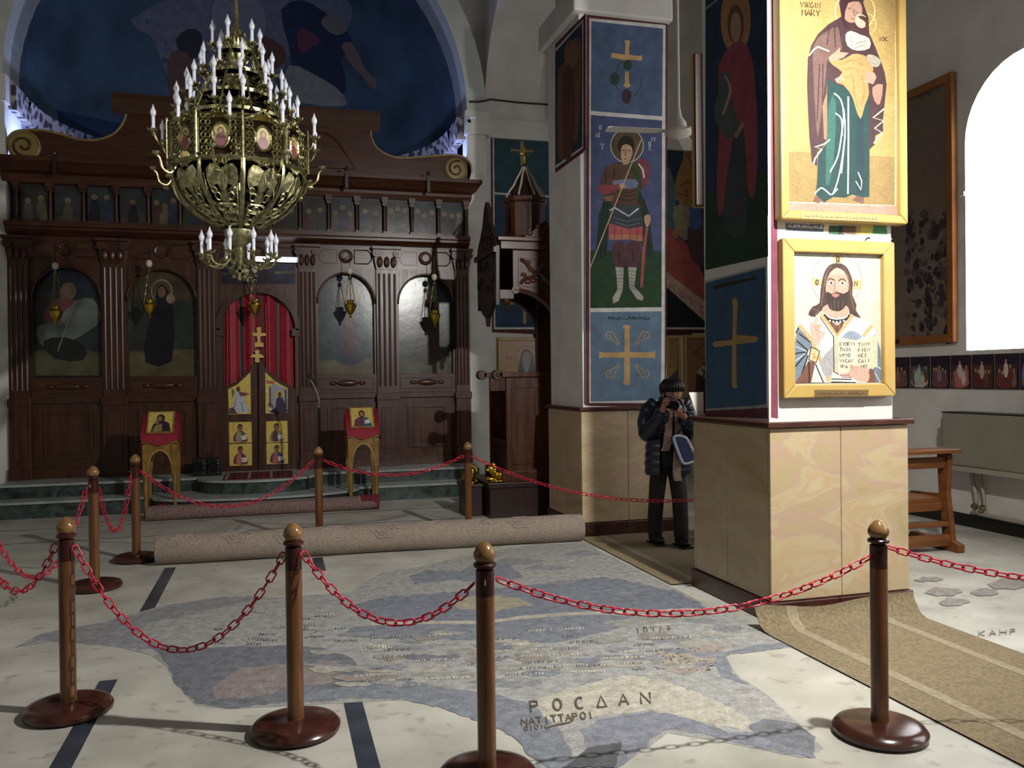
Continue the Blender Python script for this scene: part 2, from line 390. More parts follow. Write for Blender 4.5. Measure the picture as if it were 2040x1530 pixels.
# pilasters carrying the arch, and the arch ring itself
ring = [(CX+AR*math.cos(a), SPZ+AR*math.sin(a)) for a in [math.pi*i/40 for i in range(41)]]
ringo = [(CX+(AR+.29)*math.cos(a), SPZ+(AR+.29)*math.sin(a)) for a in [math.pi*i/40 for i in range(41)]]
ST(MB().prism([(x, YI, z) for x, z in ring+ringo[::-1]], (0, .69, 0)), 'trim_1', 'plaster_cool', label='pale plaster arch over the sanctuary')
ST(MB().box((CX+AR, YI, 0), (CX+AR+.28, YI+.69, SPZ)).box((CX+AR-.03, YI-.05, SPZ-.36), (CX+AR+.33, YI+.5, SPZ-.02)), 'trim_2', 'plaster', label='white pilaster right of the wooden screen')
ST(MB().box((CX-AR-.6, YI-.05, 0), (CX-AR+.03, YI+.69, SPZ)).box((CX-AR-.65, YI-.1, SPZ-.36), (CX-AR+.06, YI+.5, SPZ-.02)), 'trim_3', 'plaster', label='white pilaster left of the wooden screen')
ST(MB().box((CX+AR+.33, YB-.05, SPZ-.3), (XR, YB, SPZ-.02)), 'trim_4', 'plaster', label='plain plaster impost band on the aisle end wall')
# apse: half cylinder below, half dome above, with a patterned cornice between
ap = MB(); AYC = YI+.69
n = 36
cylr = [[Vector((CX+AR*math.cos(math.pi*i/n), AYC+AR*math.sin(math.pi*i/n), z)) for i in range(n+1)] for z in (0, 5.3)]
ap.loft(cylr, closed=False)
ST(ap, 'wall_apse', mat('apse_wall', '8f96b4', '9aa2c0', rough=.8, scale=3), smooth=True)
mat('dome_blue', '263644', '3c5668', rough=.8, scale=1.6, detail=8, lo=.3, hi=.7)
dm = MB(); rings = []
for j in range(19):
    t = math.pi/2*j/18*.995
    rings.append([Vector((CX+AR*math.cos(t)*math.cos(math.pi*i/n), AYC+AR*math.cos(t)*math.sin(math.pi*i/n), 5.3+ (.2 if j else 0)+AR*math.sin(t))) for i in range(n+1)])
dm.loft(rings, closed=False)
dome = ST(dm, 'wall_dome', 'dome_blue', label='dark blue painted half dome of the apse', smooth=True)
cr = MB(); prof = [(AR-.0, 5.1), (AR-.1, 5.14), (AR-.16, 5.38), (AR-.02, 5.42)]
cr.loft([[Vector((CX+r*math.cos(math.pi*(-.0+i/n)), AYC+r*math.sin(math.pi*i/n), z)) for i in range(n+1)] for r, z in prof], closed=False)
for s_ in (-1, 1):
    cr.box((CX+s_*(AR-.12), YI+.12, 5.1), (CX+s_*AR, AYC, 5.42))
ST(cr, 'trim_5', 'band', label='cornice band with dark floral pattern at the foot of the dome')
# nave arcades: pillars below, arches above
def arcade(x0, x1, name, label):
    pts = [(16.2, ZC), (-6, ZC), (-6, 5.45)]
    ys = [(-5.4, -3.2), (-2.3, .55+.2), (1.8, 4.75), (5.66, 7.93), (8.95, 12.3)]
    for a, b in ys:
        c = (a+b)/2; r = (b-a)/2
        pts += [(c-r*math.cos(math.pi*i/20), 5.45+r*math.sin(math.pi*i/20)) for i in range(21)]
    pts += [(12.3, ZC)]
    pts = pts[1:]
    return ST(MB().prism([(x0, y, z) for y, z in pts], (x1-x0, 0, 0)), name, 'plaster', label=label)
arcade(3.1, 3.95, 'wall_arcade', 'plaster arcade wall with round arches on pillars')
arcade(-4.45, -3.6, 'wall_arcade_left', 'plaster arcade wall on the far left')
for yy in (1.0, -2.8): ST(MB().box((3.1, yy-.0, 0), (3.95, yy+.82, 5.45)), 'wall_pillar_rear', 'plaster')
for yy in (7.9, 4.8, 1.0, -2.8): ST(MB().box((-4.45, yy, 0), (-3.6, yy+.9, 5.45)), 'wall_pillar_left', 'plaster')

# aisle walls with round-headed windows; the unseen left ones are added as fill
def winwall(x, t, sgn, name, wins):
    mb = MB(); z0, z1 = 1.82, 3.95
    ys = [-6]
    for c in wins:
        r = .72
        mb.box((x, ys[-1], 0), (x+t, c-r, ZC)); ys.append(c+r)
        mb.box((x, c-r, 0), (x+t, c+r, z0))
        top = [(c-r, ZC), (c-r, z1)]+[(c-r*math.cos(math.pi*i/18), z1+r*math.sin(math.pi*i/18)) for i in range(1, 18)]+[(c+r, z1), (c+r, ZC)]
        mb.prism([(x, y, z) for y, z in top], (t, 0, 0))
    mb.box((x, ys[-1], 0), (x+t, 16.4, ZC))
    return ST(mb, name, 'plaster')
WINR = (.2, 3.3, 6.39)
winwall(XR, .35, 1, 'wall_right', WINR)
winwall(XL-.35, .35, -1, 'wall_left', WINR)
k = 0
mat('glass_fill', 'ffffff', emit=.9, rough=.5)
for x, cs in ((XR+.04, WINR), (XL-.1, WINR)):  # left row of panes is out of view, added to raise the ambient light
    for c in cs:
        k += 1
        pts = [(c-.72, 1.82), (c-.72, 3.95)]+[(c-.72*math.cos(math.pi*i/18), 3.95+.72*math.sin(math.pi*i/18)) for i in range(1, 18)]+[(c+.72, 3.95), (c+.72, 1.82)]
        w = ST(MB().prism([(x, y, z) for y, z in pts], (.02, 0, 0)), 'window_%d' % k, 'glass_win' if x > 0 else 'glass_fill', label='round-headed aisle window glowing white, with daylight at right, added fill light at left')
        if c > 6 and x > 0:
            MB().box((XR-.03, 7.1, 3.42), (XR+.05, 7.17, 3.46)).build('window_latch', mat('latch', 'd0c8bc', rough=.4), w)
ST(MB().box((XR-.02, 5, 0), (XR, 12.3, .13)), 'baseboard_right', 'baseboard')

# ------------------------------------------------------------------ floor inlays, mosaic
for i, x in enumerate((-.873, .357, 1.63)):
    for a, b in (((1.0, 4.93) if x < 0 else (1.0, 4.42)), (7.2 if x > 0 else 6.2, 7.75), (8.3, 8.9 if i == 2 else 8.31)):
        if x > 1 and b < 8: continue
        if b-a > .1: MB().box((x-.045, a, 0), (x+.045, b, .0012)).build('inlay_strip', 'strip_dark', fl)
for y in (9.4, 10.25): MB().box((-7, y-.012, 0), (2.3, y+.012, .001)).build('floor_joint', 'joint', fl)
ms = Paint('z', .0012, 1, step=.00002)
G1, G2, G3, G4, CR, CR2, TAN = '7e8289', '888a8c', '72757b', '94948d', 'b1ad9f', '9d9d99', 'a09886'
# ground of the old mosaic field
ms.poly([(30,1290),(80,1262),(200,1240),(330,1205),(430,1190),(560,1190),(620,1185),(700,1180),(760,1140),(830,1130),(960,1100),(1070,1085),(1165,1083),(1420,1210),(1540,1255),(1580,1290),(1440,1300),(1470,1345),(1530,1385),(1590,1440),(1640,1490),(1600,1510),(1450,1480),(1330,1460),(1290,1490),(1230,1530),(1060,1530),(1090,1490),(1020,1440),(920,1400),(780,1395),(600,1405),(460,1412),(390,1405),(350,1360),(330,1325),(300,1305),(240,1290),(120,1275)], CR2)
ms.poly([(30,1290),(90,1262),(210,1240),(330,1208),(440,1190),(540,1188),(420,1215),(300,1240),(270,1270),(360,1290),(340,1300),(200,1285),(80,1275)], G2, -1)
ms.poly([(300,1288),(420,1290),(560,1285),(640,1290),(700,1310),(730,1350),(690,1380),(560,1400),(460,1412),(390,1402),(350,1360),(335,1325)], G3, -1)
ms.poly([(480,1330),(600,1320),(690,1330),(660,1360),(560,1375),(500,1390),(430,1392),(420,1370)], '8c8480', -1)
ms.poly([(815,1148),(850,1135),(920,1138),(960,1118),(1010,1120),(1040,1150),(960,1160),(900,1155),(830,1165)], G1, -1)
ms.poly([(700,1205),(760,1190),(830,1185),(950,1175),(1060,1165),(1200,1150),(1270,1160),(1350,1180),(1410,1212),(1330,1225),(1230,1222),(1080,1228),(960,1238),(800,1240),(720,1232)], '7a7f88', -1)
ms.poly([(900,1196),(960,1185),(1030,1190),(1060,1205),(980,1218),(910,1212)], TAN, -1)
for a, b, c, d in ((1030, 1118, 110, 16), (1090, 1130, 90, 12), (1160, 1102, 80, 12), (1120, 1160, 60, 10), (1250, 1180, 50, 9)):
    ms.poly([(a-c/2, b+d*.2), (a-c*.2, b-d*.4), (a+c*.2, b-d*.3), (a+c/2, b-d*.1), (a+c*.25, b+d*.4), (a-c*.2, b+d*.5)], G2, -1)
ms.poly([(700,1250),(800,1238),(900,1240),(1000,1236),(1090,1228),(1190,1223),(1260,1228),(1260,1240),(1200,1260),(1120,1280),(1040,1280),(900,1275),(760,1272),(690,1268)], G1, -1)
ms.line([(740,1243),(830,1240),(960,1240),(1040,1230),(1150,1222),(1300,1218),(1390,1214)], 6, CR)
ms.poly([(1200,1240),(1300,1222),(1380,1215),(1430,1225),(1360,1235),(1270,1245)], G4, -1)
ms.text('IOYDA', 1268, 1262, 11, 2.6, '5b5448', gap=2.0, tv=-.07, tu=-.3)
for a, b, c, d in ((1250,1246,70,9),(1330,1275,70,14),(1400,1238,70,10),(1450,1252,60,16),(1400,1290,90,14),(1240,1310,120,14),(1150,1330,150,12),(1220,1365,130,30),(1330,1392,40,12),(1385,1390,34,12),(1438,1405,34,13),(1475,1378,36,13),(1100,1300,90,10),(950,1300,120,18),(860,1310,120,14),(1000,1330,110,14),(900,1345,140,14),(1030,1360,110,20),(1090,1395,60,10),(820,1290,90,10),(760,1330,120,12),(1020,1415,40,12),(1100,1468,50,12)):
    q = R.uniform(.8, 1.2)
    ms.poly([(a-c/2, b), (a-c*.3, b-d*.5), (a+c*.1, b-d*.35*q), (a+c*.35, b-d*.5), (a+c/2, b-d*.1), (a+c*.3, b+d*.4), (a, b+d*.5*q), (a-c*.35, b+d*.45)], R.choice((G2, G4, G3, G2)), -1)
ms.poly([(1180,1360),(1240,1345),(1320,1355),(1440,1400),(1500,1440),(1480,1455),(1400,1440),(1300,1415),(1200,1425),(1100,1440),(1060,1420),(1070,1395),(1120,1375)], CR, -1)
ms.poly([(740,1356),(800,1352),(880,1370),(980,1380),(1060,1405),(1110,1450),(1140,1500),(1150,1530),(1090,1530),(1050,1500),(1020,1465),(960,1440),(880,1410),(800,1393),(700,1392),(600,1400),(600,1385)], G1, -1)
ms.poly([(1158,1455),(1200,1432),(1270,1420),(1330,1420),(1400,1440),(1450,1460),(1540,1455),(1590,1460),(1620,1490),(1625,1510),(1560,1500),(1460,1478),(1400,1462),(1340,1452),(1300,1470),(1270,1500),(1230,1530),(1180,1530),(1165,1490)], '80838b', -1)
ms.poly([(1490,1448),(1520,1432),(1590,1442),(1625,1470),(1620,1505),(1560,1485),(1520,1470)], G3, -1)
ms.poly([(1450,1300),(1500,1285),(1560,1280),(1575,1288),(1500,1300),(1440,1305),(1460,1340),(1490,1365),(1440,1350),(1415,1315)], G1, -1)
ms.poly([(1310,1300),(1440,1282),(1440,1300),(1410,1330),(1370,1345),(1320,1335),(1300,1318)], '9d948a', -1)
for i in range(70):
    a = R.uniform(1305, 1430); b = R.uniform(1290, 1335); ms.rect(a, b, a+5, b+1.6, '4e4a48'); ms.n -= .93
ms.n += 1
for i in range(60):
    a, b = R.uniform(640, 1420), R.uniform(1258, 1368); c = R.uniform(25, 90); d = c*R.uniform(.1, .2)
    if b > 1330 and a > 1150: continue
    ms.poly([(a-c/2, b), (a-c*.3, b-d*.5), (a+c*.15, b-d*.4), (a+c/2, b-d*.1), (a+c*.3, b+d*.4), (a-c*.2, b+d*.5)], R.choice((G2, G4, '8f8880', 'a09c92', G1, 'a8a498')), -1)
for i in range(75):   # rows of small inscriptions, too small to read
    b = R.choice((1262, 1275, 1288, 1300, 1312, 1324, 1336, 1348, 1360)); a = R.uniform(700, 1340); col = R.choice(('bdb8aa', 'bdb8aa', '6f6f70', 'b4afa0', '77736e')); n_ = R.randint(5, 12); h = R.uniform(3, 5.5)
    for j in range(n_):
        x_ = a+j*R.uniform(5.2, 6.2); y_ = b-.045*(x_-900); w_ = R.uniform(1.6, 3.6)
        ms.poly([(x_, y_), (x_+w_, y_), (x_+w_-R.uniform(0, 2), y_+h), (x_-R.uniform(0, 1.5), y_+h)], col); ms.n -= .93
for i in range(26):
    a = R.uniform(420, 690); b = R.uniform(1212, 1285); col = R.choice(('b4afa0', '6f7076'))
    for j in range(R.randint(4, 8)): x_ = a+j*6; ms.rect(x_, b, x_+R.uniform(1.5, 4), b+R.uniform(2, 4), col); ms.n -= .93
ms.n += 1
ms.text('POCDAN', 1058, 1420, 22, 4.6, '5f564c', gap=2.35, wid=.85, tv=-.075, tu=-.1)
ms.text('NATITTAPOI', 1040, 1446, 13, 3.2, '635a50', gap=1.25, wid=.9, tv=-.1, tu=-.2)
ms.text('OIOIC', 1044, 1456, 8, 2.6, '635a50', gap=1.3, wid=1, tv=-.1); ms.line([(1090, 1450), (1110, 1445), (1135, 1440), (1142, 1436)], 3, '635a50')
ms.text('KAHPO', 735, 1292, 8, 2.2, 'cfcabb', gap=1.2, wid=1)
ms.poly([(1180,1488),(1240,1480),(1225,1530),(1120,1530)], '5c5e60', -1)
# second mosaic fragment in the right aisle
for a, b, c, d in ((1850,1155,60,9),(1880,1180,80,18),(1960,1180,60,16),(2010,1165,80,22),(1900,1200,60,16)):
    ms.poly([(a-c/2, b), (a-c*.2, b-d*.5), (a+c*.3, b-d*.4), (a+c/2, b), (a+c*.2, b+d*.5), (a-c*.3, b+d*.4)], '8f8a84', -1)
ms.text('KAHP', 1950, 1268, 10, 2.2, '77706a', gap=1.6, wid=1.3, tv=-.06)
o = ms.build('mosaic_map', 'mosaic', fl); o['label'] = 'worn ancient mosaic of grey and cream tesserae with Greek letters'
# ragged pale setting around the mosaic
# ------------------------------------------------------------------ pillars
def slab_clad(par, X0, X1, Y0, Y1, z0, z1, splits):
    """thin stone slabs on the four faces, each its own piece with an open joint"""
    t = .03; g = .004
    def sl(a, b): MB().box(a, b).build('cladding_slab', 'clad', par, bevel=.003, seg=1)
    m = X0+(X1-X0)*splits; sl((X0, Y0, z0), (m-g/2, Y0+t, z1)); sl((m+g/2, Y0, z0), (X1, Y0+t, z1))
    m = Y0+t+(Y1-Y0)*.5
    sl((X0, Y0+t+g, z0), (X0+t, m-g/2, z1)); sl((X0, m+g/2, z0), (X0+t, Y1-t, z1))
    sl((X1-t, Y0+t+g, z0), (X1, m-g/2, z1)); sl((X1-t, m+g/2, z0), (X1, Y1-t, z1))
    sl((X0, Y1-t, z0), (X1, Y1, z1))
def pillar(name, label, D, U, zd, top):
    X0, X1, Y0, Y1 = D; u0, u1, w0, w1 = U
    p = ST(MB().box((X0+.03, Y0+.03, 0), (X1-.03, Y1-.03, zd)).box((u0, w0, zd), (u1, w1, top)), name, 'plaster', label)
    slab_clad(p, X0, X1, Y0, Y1, .135, zd-.005, .5)
    for a, b in (((X0-.02, Y0-.02), (X0+(X1-X0)*.47, Y1+.02)), ((X0+(X1-X0)*.47+.003, Y0-.02), (X1+.02, Y1+.02))):
        MB().box((a[0], a[1], 0), (b[0], b[1], .13)).build('plinth_stone', 'stone_dark', p, bevel=.006)
    MB().box((X0-.03, Y0-.03, zd), (X1+.03, Y1+.03, zd+.035)).build('ledge_stone', 'stone_dark', p, bevel=.006)
    return p
NP = pillar('wall_pillar_near', 'square pillar with pale marble base and framed icons', (3.06, 4.12, 4.75, 5.78), (3.08, 4.03, 4.79, 5.62), 1.255, 5.5)
FP = pillar('wall_pillar_far', 'square pillar painted with a soldier saint', (2.95, 3.95, 7.9, 8.95), (2.98, 3.9, 7.93, 8.93), 1.255, 5.25)
MB().box((2.9, 7.85, 5.22), (3.98, 9.02, 5.5)).build('capital_block', 'plaster', FP, bevel=.02)

# --- near pillar, left face: standing saint in a red cloak, cross panel below
q = Paint('x', 3.0795, 1, .30065, 1380, 0)
q.poly([(84, -60), (492, -120), (500, 1430), (84, 1530)], '16304e')
q.poly([(84, 1290), (495, 1120), (500, 1700), (84, 1790)], '22402c')
q.line([(84, 60), (160, 0)], 12, '8d8f90')
q.ell(285, 130, 100, 230, 'a06c22', 28); q.ell(285, 160, 55, 130, '6b3d1c')
q.ell(285, 180, 36, 100, 'a0784e')
q.poly([(230, 320), (330, 270), (390, 380), (410, 520), (430, 820), (425, 1150), (400, 1320), (360, 1240), (310, 1020), (270, 1060), (215, 1340), (170, 1430), (160, 1160), (175, 860), (170, 480), (190, 400)], '8c1730', 2)
q.poly([(180, 500), (240, 480), (260, 640), (290, 780), (310, 860), (230, 920), (150, 800), (145, 720), (170, 600)], '4c5a58', 2)
q.poly([(270, 900), (340, 860), (360, 1300), (350, 1560), (250, 1560), (200, 1420)], '3b4446', 2)
q.line([(215, 500), (250, 600), (200, 760)], 16, 'a58a4e', 3); q.poly([(270, 900), (330, 800), (340, 830), (290, 920)], '9a7048')
q.n = 12
q2 = Paint('x', 3.0795, 1, .2875, 1380, 420); q2.n = 14
q2.poly([(88, 500), (505, 385), (512, 1340), (90, 1400)], '1f4a6c')
q2.line([(88, 492), (505, 385)], 14, '9ba49e')
q2.poly([(88, 1372), (515, 1345), (515, 1365), (88, 1392)], '8f938c'); q2.poly([(88, 1385), (520, 1365), (520, 1440), (88, 1425)], '5c1a2c'); q2.poly([(88, 1425), (520, 1440), (520, 1475), (88, 1440)], 'b5b2aa')
q2.poly([(140, 520), (440, 455), (445, 475), (145, 545)], '26302e')
q2.poly([(272, 620), (300, 600), (312, 640), (302, 860), (440, 870), (455, 885), (440, 910), (302, 925), (304, 1190), (310, 1225), (285, 1230), (270, 1200), (275, 930), (150, 945), (135, 920), (150, 905), (275, 895), (280, 660)], 'a8802c')
for a, b in ((370, 700), (205, 740), (370, 1060), (205, 1080)): q2.ring(a, b, 34, 7, '3d5a68', 14, 46)
q.build('mural_panel', 'mural', NP); q2.build('mural_panel', 'mural', NP)
# --- near pillar, front face: maroon edge band and the strip of an older picture
q = Paint('y', 4.7895, 1)
q.poly([(1535, -20), (1547, -20), (1550, 834), (1536, 832)], '7a2440')
q.poly([(1564, 440), (1766, 448), (1768, 470), (1564, 462)], 'cfc6a8'); q.poly([(1564, 444), (1642, 447), (1640, 463), (1566, 460)], '5a6880')
q.scribble(1570, 451, 1645, 455, 8, 1.6, 'e8e8e8', 3)
for a, b, c in ((1652, 1672, '2f6048'), (1672, 1680, '203c44'), (1680, 1706, '6d5a44'), (1706, 1716, 'b88a3c'), (1716, 1738, 'c8c430'), (1740, 1766, '3a8a58')): q.poly([(a, 449), (b, 450), (b+2, 468), (a-2, 466)], c)
q.build('mural_panel', 'mural', NP)

def frame4(mb, P4, w, ax, d0, d1):
    """mitred moulding along a four-cornered outline; P4 world corners, w width, extruded along axis ax from d0 to d1"""
    c = sum(P4, Vector())/4
    for i in range(4):
        a, b = P4[i], P4[(i+1) % 4]
        e = (b-a).normalized(); inn = (c-(a+b)/2); inn -= e*inn.dot(e); inn.normalize()
        pts = [a, b, b+inn*w-e*w, a+inn*w+e*w]
        pts = [Vector(p) for p in pts]
        for p in pts: p[ax] = d0
        v = Vector((0, 0, 0)); v[ax] = d1-d0
        mb.prism(pts, v)
    return mb
def rectP(ax, val, a, b, c, d):
    """upright rectangle from two photo corners on a wall plane"""
    p = py(a, b, val) if ax == 1 else pxx(a, b, val); r = py(c, d, val) if ax == 1 else pxx(c, d, val)
    if ax == 1: return [Vector((p.x, val, p.z)), Vector((r.x, val, p.z)), Vector((r.x, val, r.z)), Vector((p.x, val, r.z))]
    return [Vector((val, p.y, p.z)), Vector((val, r.y, p.z)), Vector((val, r.y, r.z)), Vector((val, p.y, r.z))]

# --- big icon of the mother and child
t = thing('framed_icon', 'tall gold mosaic icon of a robed mother holding a child on the near pillar', 'icon', (3.6, 4.75, 2.58))
P4 = rectP(1, 4.70, 1552, -150, 1809, 447)
MB((3.6, 4.75, 2.58)).box((P4[0].x+.02, 4.735, P4[2].z+.02), (P4[1].x-.02, 4.79, P4[0].z-.02)).build('backboard', 'gold_wood', t)
frame4(MB((3.6, 4.75, 2.58)), P4, .058, 1, 4.695, 4.785).build('frame', 'frame_gold', t, bevel=.012, seg=3)
q = Paint('y', 4.733, 1, .30065, 1380, 0)
q.poly([(600, -400), (1400, -400), (1400, 1440), (600, 1440)], 'ac8c3e'); q.poly([(632, 1003), (1345, 1042), (1345, 1362), (620, 1345)], '927634')
q.poly([(600, 1345), (1400, 1365), (1400, 1450), (600, 1440)], 'b87f68'); q.line([(620, 1340), (1343, 1362), (1350, -300)], 8, 'efe6c0')
q.ring(1075, 75, 132, 7, 'e6d27c', 30); q.ring(1140, 160, 75, 6, 'd8c060', 24)
MAR, MAR2, GRN, SK = '44282c', '664a40', '183e3c', 'a87e66'
q.poly([(985, 110), (900, 160), (830, 225), (785, 300), (762, 390), (757, 560), (765, 760), (772, 900), (790, 1080), (825, 1100), (825, 1010), (890, 950), (885, 760), (888, 520), (960, 560), (1050, 610), (1165, 560), (1172, 990), (1205, 960), (1210, 900), (1262, 870), (1260, 800), (1285, 560), (1272, 480), (1245, 400), (1205, 300), (1170, 220), (1165, 120), (1130, 20), (1150, -60), (1080, -110), (990, -60), (970, 20)], MAR)
q.poly([(800, 300), (870, 220), (940, 180), (975, 200), (990, 330), (900, 380), (880, 520), (830, 920), (810, 700), (800, 500)], MAR2, 2)
q.poly([(860, 700), (885, 620), (892, 930), (870, 920)], '8f6648'); q.poly([(1190, 580), (1260, 560), (1240, 690), (1205, 670)], 'a0705c', 2)
for l in (((905, 175), (890, 300)), ((940, 165), (945, 320)), ((965, 150), (990, 300)), ((1180, 330), (1240, 420)), ((840, 420), (825, 800)), ((862, 420), (860, 700))): q.line(l, 7, '3f1e28')
q.poly([(888, 520), (960, 560), (1050, 605), (1165, 560), (1172, 1000), (1170, 1305), (1110, 1310), (1060, 1288), (1010, 1310), (930, 1305), (870, 1342), (815, 1290), (825, 1180), (830, 1010), (892, 950)], GRN)
q.poly([(1090, 760), (1130, 740), (1140, 1290), (1080, 1280)], '16353c', 1); q.poly([(900, 700), (950, 680), (930, 1100), (880, 1230)], '245c50', 2)
W_ = 'd9e2d2'
q.line([(935, 618), (980, 660), (1000, 760), (985, 900), (960, 1040), (910, 1140)], 9, W_, 3); q.line([(945, 750), (985, 790), (990, 900)], 8, W_, 3)
q.line([(1000, 720), (1010, 860), (990, 1050), (960, 1200), (930, 1280)], 8, W_, 3); q.line([(1030, 640), (1032, 900), (1028, 1285)], 10, W_); q.line([(1010, 900), (1000, 1000), (985, 1150)], 7, W_)
q.line([(808, 1285), (850, 1245), (890, 1270), (920, 1290), (960, 1250)], 9, W_, 3); q.line([(1095, 1140), (1120, 1200), (1115, 1260), (1080, 1200)], 7, W_)
T_ = 'e8d3a0'
q.line([(770, 370), (800, 330), (830, 310), (905, 340)], 10, T_); q.line([(800, 1085), (810, 1050), (855, 990), (810, 975), (870, 955), (908, 925)], 10, T_)
q.line([(1270, 720), (1195, 780), (1265, 800), (1205, 850), (1255, 880), (1200, 950)], 10, T_)
q.ell(1060, 75, 62, 78, SK, 20, .25); q.poly([(985, 110), (990, 0), (1060, -60), (1130, -10), (1100, 10), (1030, 20), (1005, 130), (1040, 190), (1000, 170)], '3a1c24', 2)
q.lines([[(1030, 60), (1050, 52)], [(1075, 78), (1095, 88)], [(1065, 60), (1070, 100), (1080, 105)], [(1050, 122), (1075, 128)]], 5, '5a3628')
q.ell(1115, 140, 40, 48, 'cda083', 16, -.3); q.poly([(1095, 110), (1130, 105), (1165, 140), (1160, 190), (1140, 200), (1145, 150), (1110, 125)], '4a2a1c', 2)
q.poly([(1012, 230), (1050, 205), (1110, 230), (1170, 255), (1172, 320), (1090, 336), (1025, 305)], 'aeae9e', 2); q.lines([[(1040, 240), (1060, 310)], [(1080, 290), (1150, 270)], [(1070, 320), (1130, 300)]], 5, '7c7e6a')
q.poly([(900, 385), (985, 398), (1060, 358), (1130, 366), (1185, 405), (1195, 470), (1160, 525), (1168, 620), (1140, 700), (1112, 790), (1080, 720), (1055, 640), (1000, 565), (945, 540), (990, 480), (925, 430)], 'a87e38', 2)
q.lines([[(1000, 420), (1060, 400), (1130, 430)], [(980, 470), (1050, 450), (1110, 480)], [(1060, 500), (1075, 640), (1100, 740)], [(1120, 500), (1135, 620), (1115, 700)], [(1010, 520), (1060, 490)]], 8, '9a6a28', 3)
q.poly([(898, 380), (955, 335), (978, 310), (975, 345), (1035, 350), (995, 385), (920, 405)], SK); q.poly([(1135, 475), (1200, 480), (1218, 510), (1195, 560), (1150, 545)], SK); q.poly([(940, 525), (985, 500), (1000, 530), (960, 555)], SK)
q.poly([(1150, 370), (1195, 365), (1245, 400), (1230, 440), (1190, 440)], '98947f', 2)
q.poly([(795, 1330), (815, 1295), (860, 1325), (830, 1350)], '6d4a3c'); q.poly([(1055, 1325), (1090, 1298), (1135, 1310), (1130, 1350)], '6d4a3c')
q.text('VIRGIN', 712, 48, 36, 6, '4a3418', gap=1.0, wid=.62, tv=.06); q.text('MARY', 722, 103, 40, 7, '4a3418', gap=1.15, wid=.68, tv=.04); q.text('IOC', 1232, 272, 26, 5, '4a3418', gap=1.15, wid=.7)
b_ = q.build('mosaic_picture', 'mosaic_icon', t)
b_.location = -WL(t)
q = Paint('y', 4.692, 1, .30065, 1380, 0); q.poly([(720, 1405), (1240, 1432), (1236, 1470), (718, 1448)], 'b9983f'); q.scribble(742, 1436, 1225, 1456, 20, 4, '3a2c14', 5)
b_ = q.build('name_plate', 'icon', t); b_.location = -WL(t)

# --- icon of the blessing teacher with an open book
t = thing('framed_icon', 'square framed mosaic icon of a bearded man with an open book', 'icon', (3.6, 4.75, 1.44))
P4 = rectP(1, 4.73, 1559, 474, 1784, 789)
MB((3.6, 4.75, 1.44)).box((P4[0].x+.02, 4.765, P4[2].z+.02), (P4[1].x-.02, 4.79, P4[0].z-.02)).build('backboard', 'gold_wood', t)
frame4(MB((3.6, 4.75, 1.44)), P4, .085, 1, 4.725, 4.787).build('frame', 'frame_gold', t, bevel=.008, seg=2)
q = Paint('y', 4.764, 1, .2875, 1380, 420)
q.poly([(650, 230), (1380, 230), (1380, 1230), (650, 1230)], 'd2cbb2')
q.line([(1322, 300), (1318, 1188), (712, 1195)], 8, '5a4a36')
q.ring(1000, 480, 172, 4, '8f8a80', 34, 190)
for a, b, c, d in ((975, 292, 1040, 360), (830, 470, 890, 520), (1110, 475, 1172, 545)): q.rect(a, b, c, d, 'cda964')
HR, OL = '4a3228', '1d1814'
q.poly([(1000, 362), (950, 375), (915, 420), (895, 490), (885, 560), (878, 640), (830, 665), (800, 720), (850, 735), (880, 700), (920, 690), (1070, 700), (1110, 735), (1165, 742), (1130, 690), (1135, 650), (1105, 580), (1110, 500), (1085, 420), (1050, 375)], HR, 2)
q.lines([[(960, 385), (920, 450), (905, 560), (890, 660)], [(1040, 385), (1080, 460), (1095, 580), (1120, 690)], [(830, 680), (870, 690), (850, 720)], [(930, 420), (915, 520)], [(1065, 420), (1090, 540)]], 6, '7d5a44', 3)
q.poly([(895, 690), (930, 650), (1050, 650), (1085, 690), (1075, 740), (1000, 760), (930, 740)], 'c9977c', 2)
q.poly([(1000, 395), (955, 425), (930, 480), (922, 550), (945, 590), (1000, 610), (1055, 590), (1080, 545), (1075, 480), (1050, 420)], 'c9957a', 2)
q.poly([(1000, 395), (965, 415), (945, 450), (1000, 440), (1055, 450), (1035, 415)], 'd5a68c', 2)
q.poly([(930, 560), (960, 575), (1000, 562), (1045, 575), (1082, 560), (1070, 640), (1030, 690), (990, 695), (950, 680), (932, 630)], '3a261e', 2)
q.poly([(962, 582), (990, 572), (1018, 582), (990, 602)], 'b06a58', 2)
q.lines([[(950, 640), (965, 680)], [(980, 620), (985, 685)], [(1010, 620), (1008, 685)], [(1045, 620), (1035, 670)]], 5, '6e5040')
q.lines([[(935, 482), (955, 470), (982, 482)], [(1010, 485), (1035, 472), (1062, 486)]], 7, OL, 3); q.ell(960, 500, 18, 9, 'e8e0d0'); q.ell(1037, 502, 18, 9, 'e8e0d0'); q.ell(960, 500, 8, 8, OL); q.ell(1037, 502, 8, 8, OL)
q.line([(985, 490), (982, 545), (975, 558), (1003, 560)], 5, '8a5a44')
ROB, ROBS, BLU = 'dcd8d0', 'a9a8a8', '6f7f90'
q.poly([(905, 715), (820, 745), (735, 790), (712, 900), (700, 1000), (705, 1190), (1310, 1190), (1312, 1080), (1290, 950), (1280, 860), (1240, 790), (1160, 745), (1085, 715), (1000, 860)], ROB)
q.poly([(735, 800), (705, 910), (703, 1190), (760, 1190), (800, 970), (830, 930), (770, 850)], BLU); q.poly([(1260, 830), (1300, 960), (1312, 1190), (1230, 1190), (1270, 1000)], BLU)
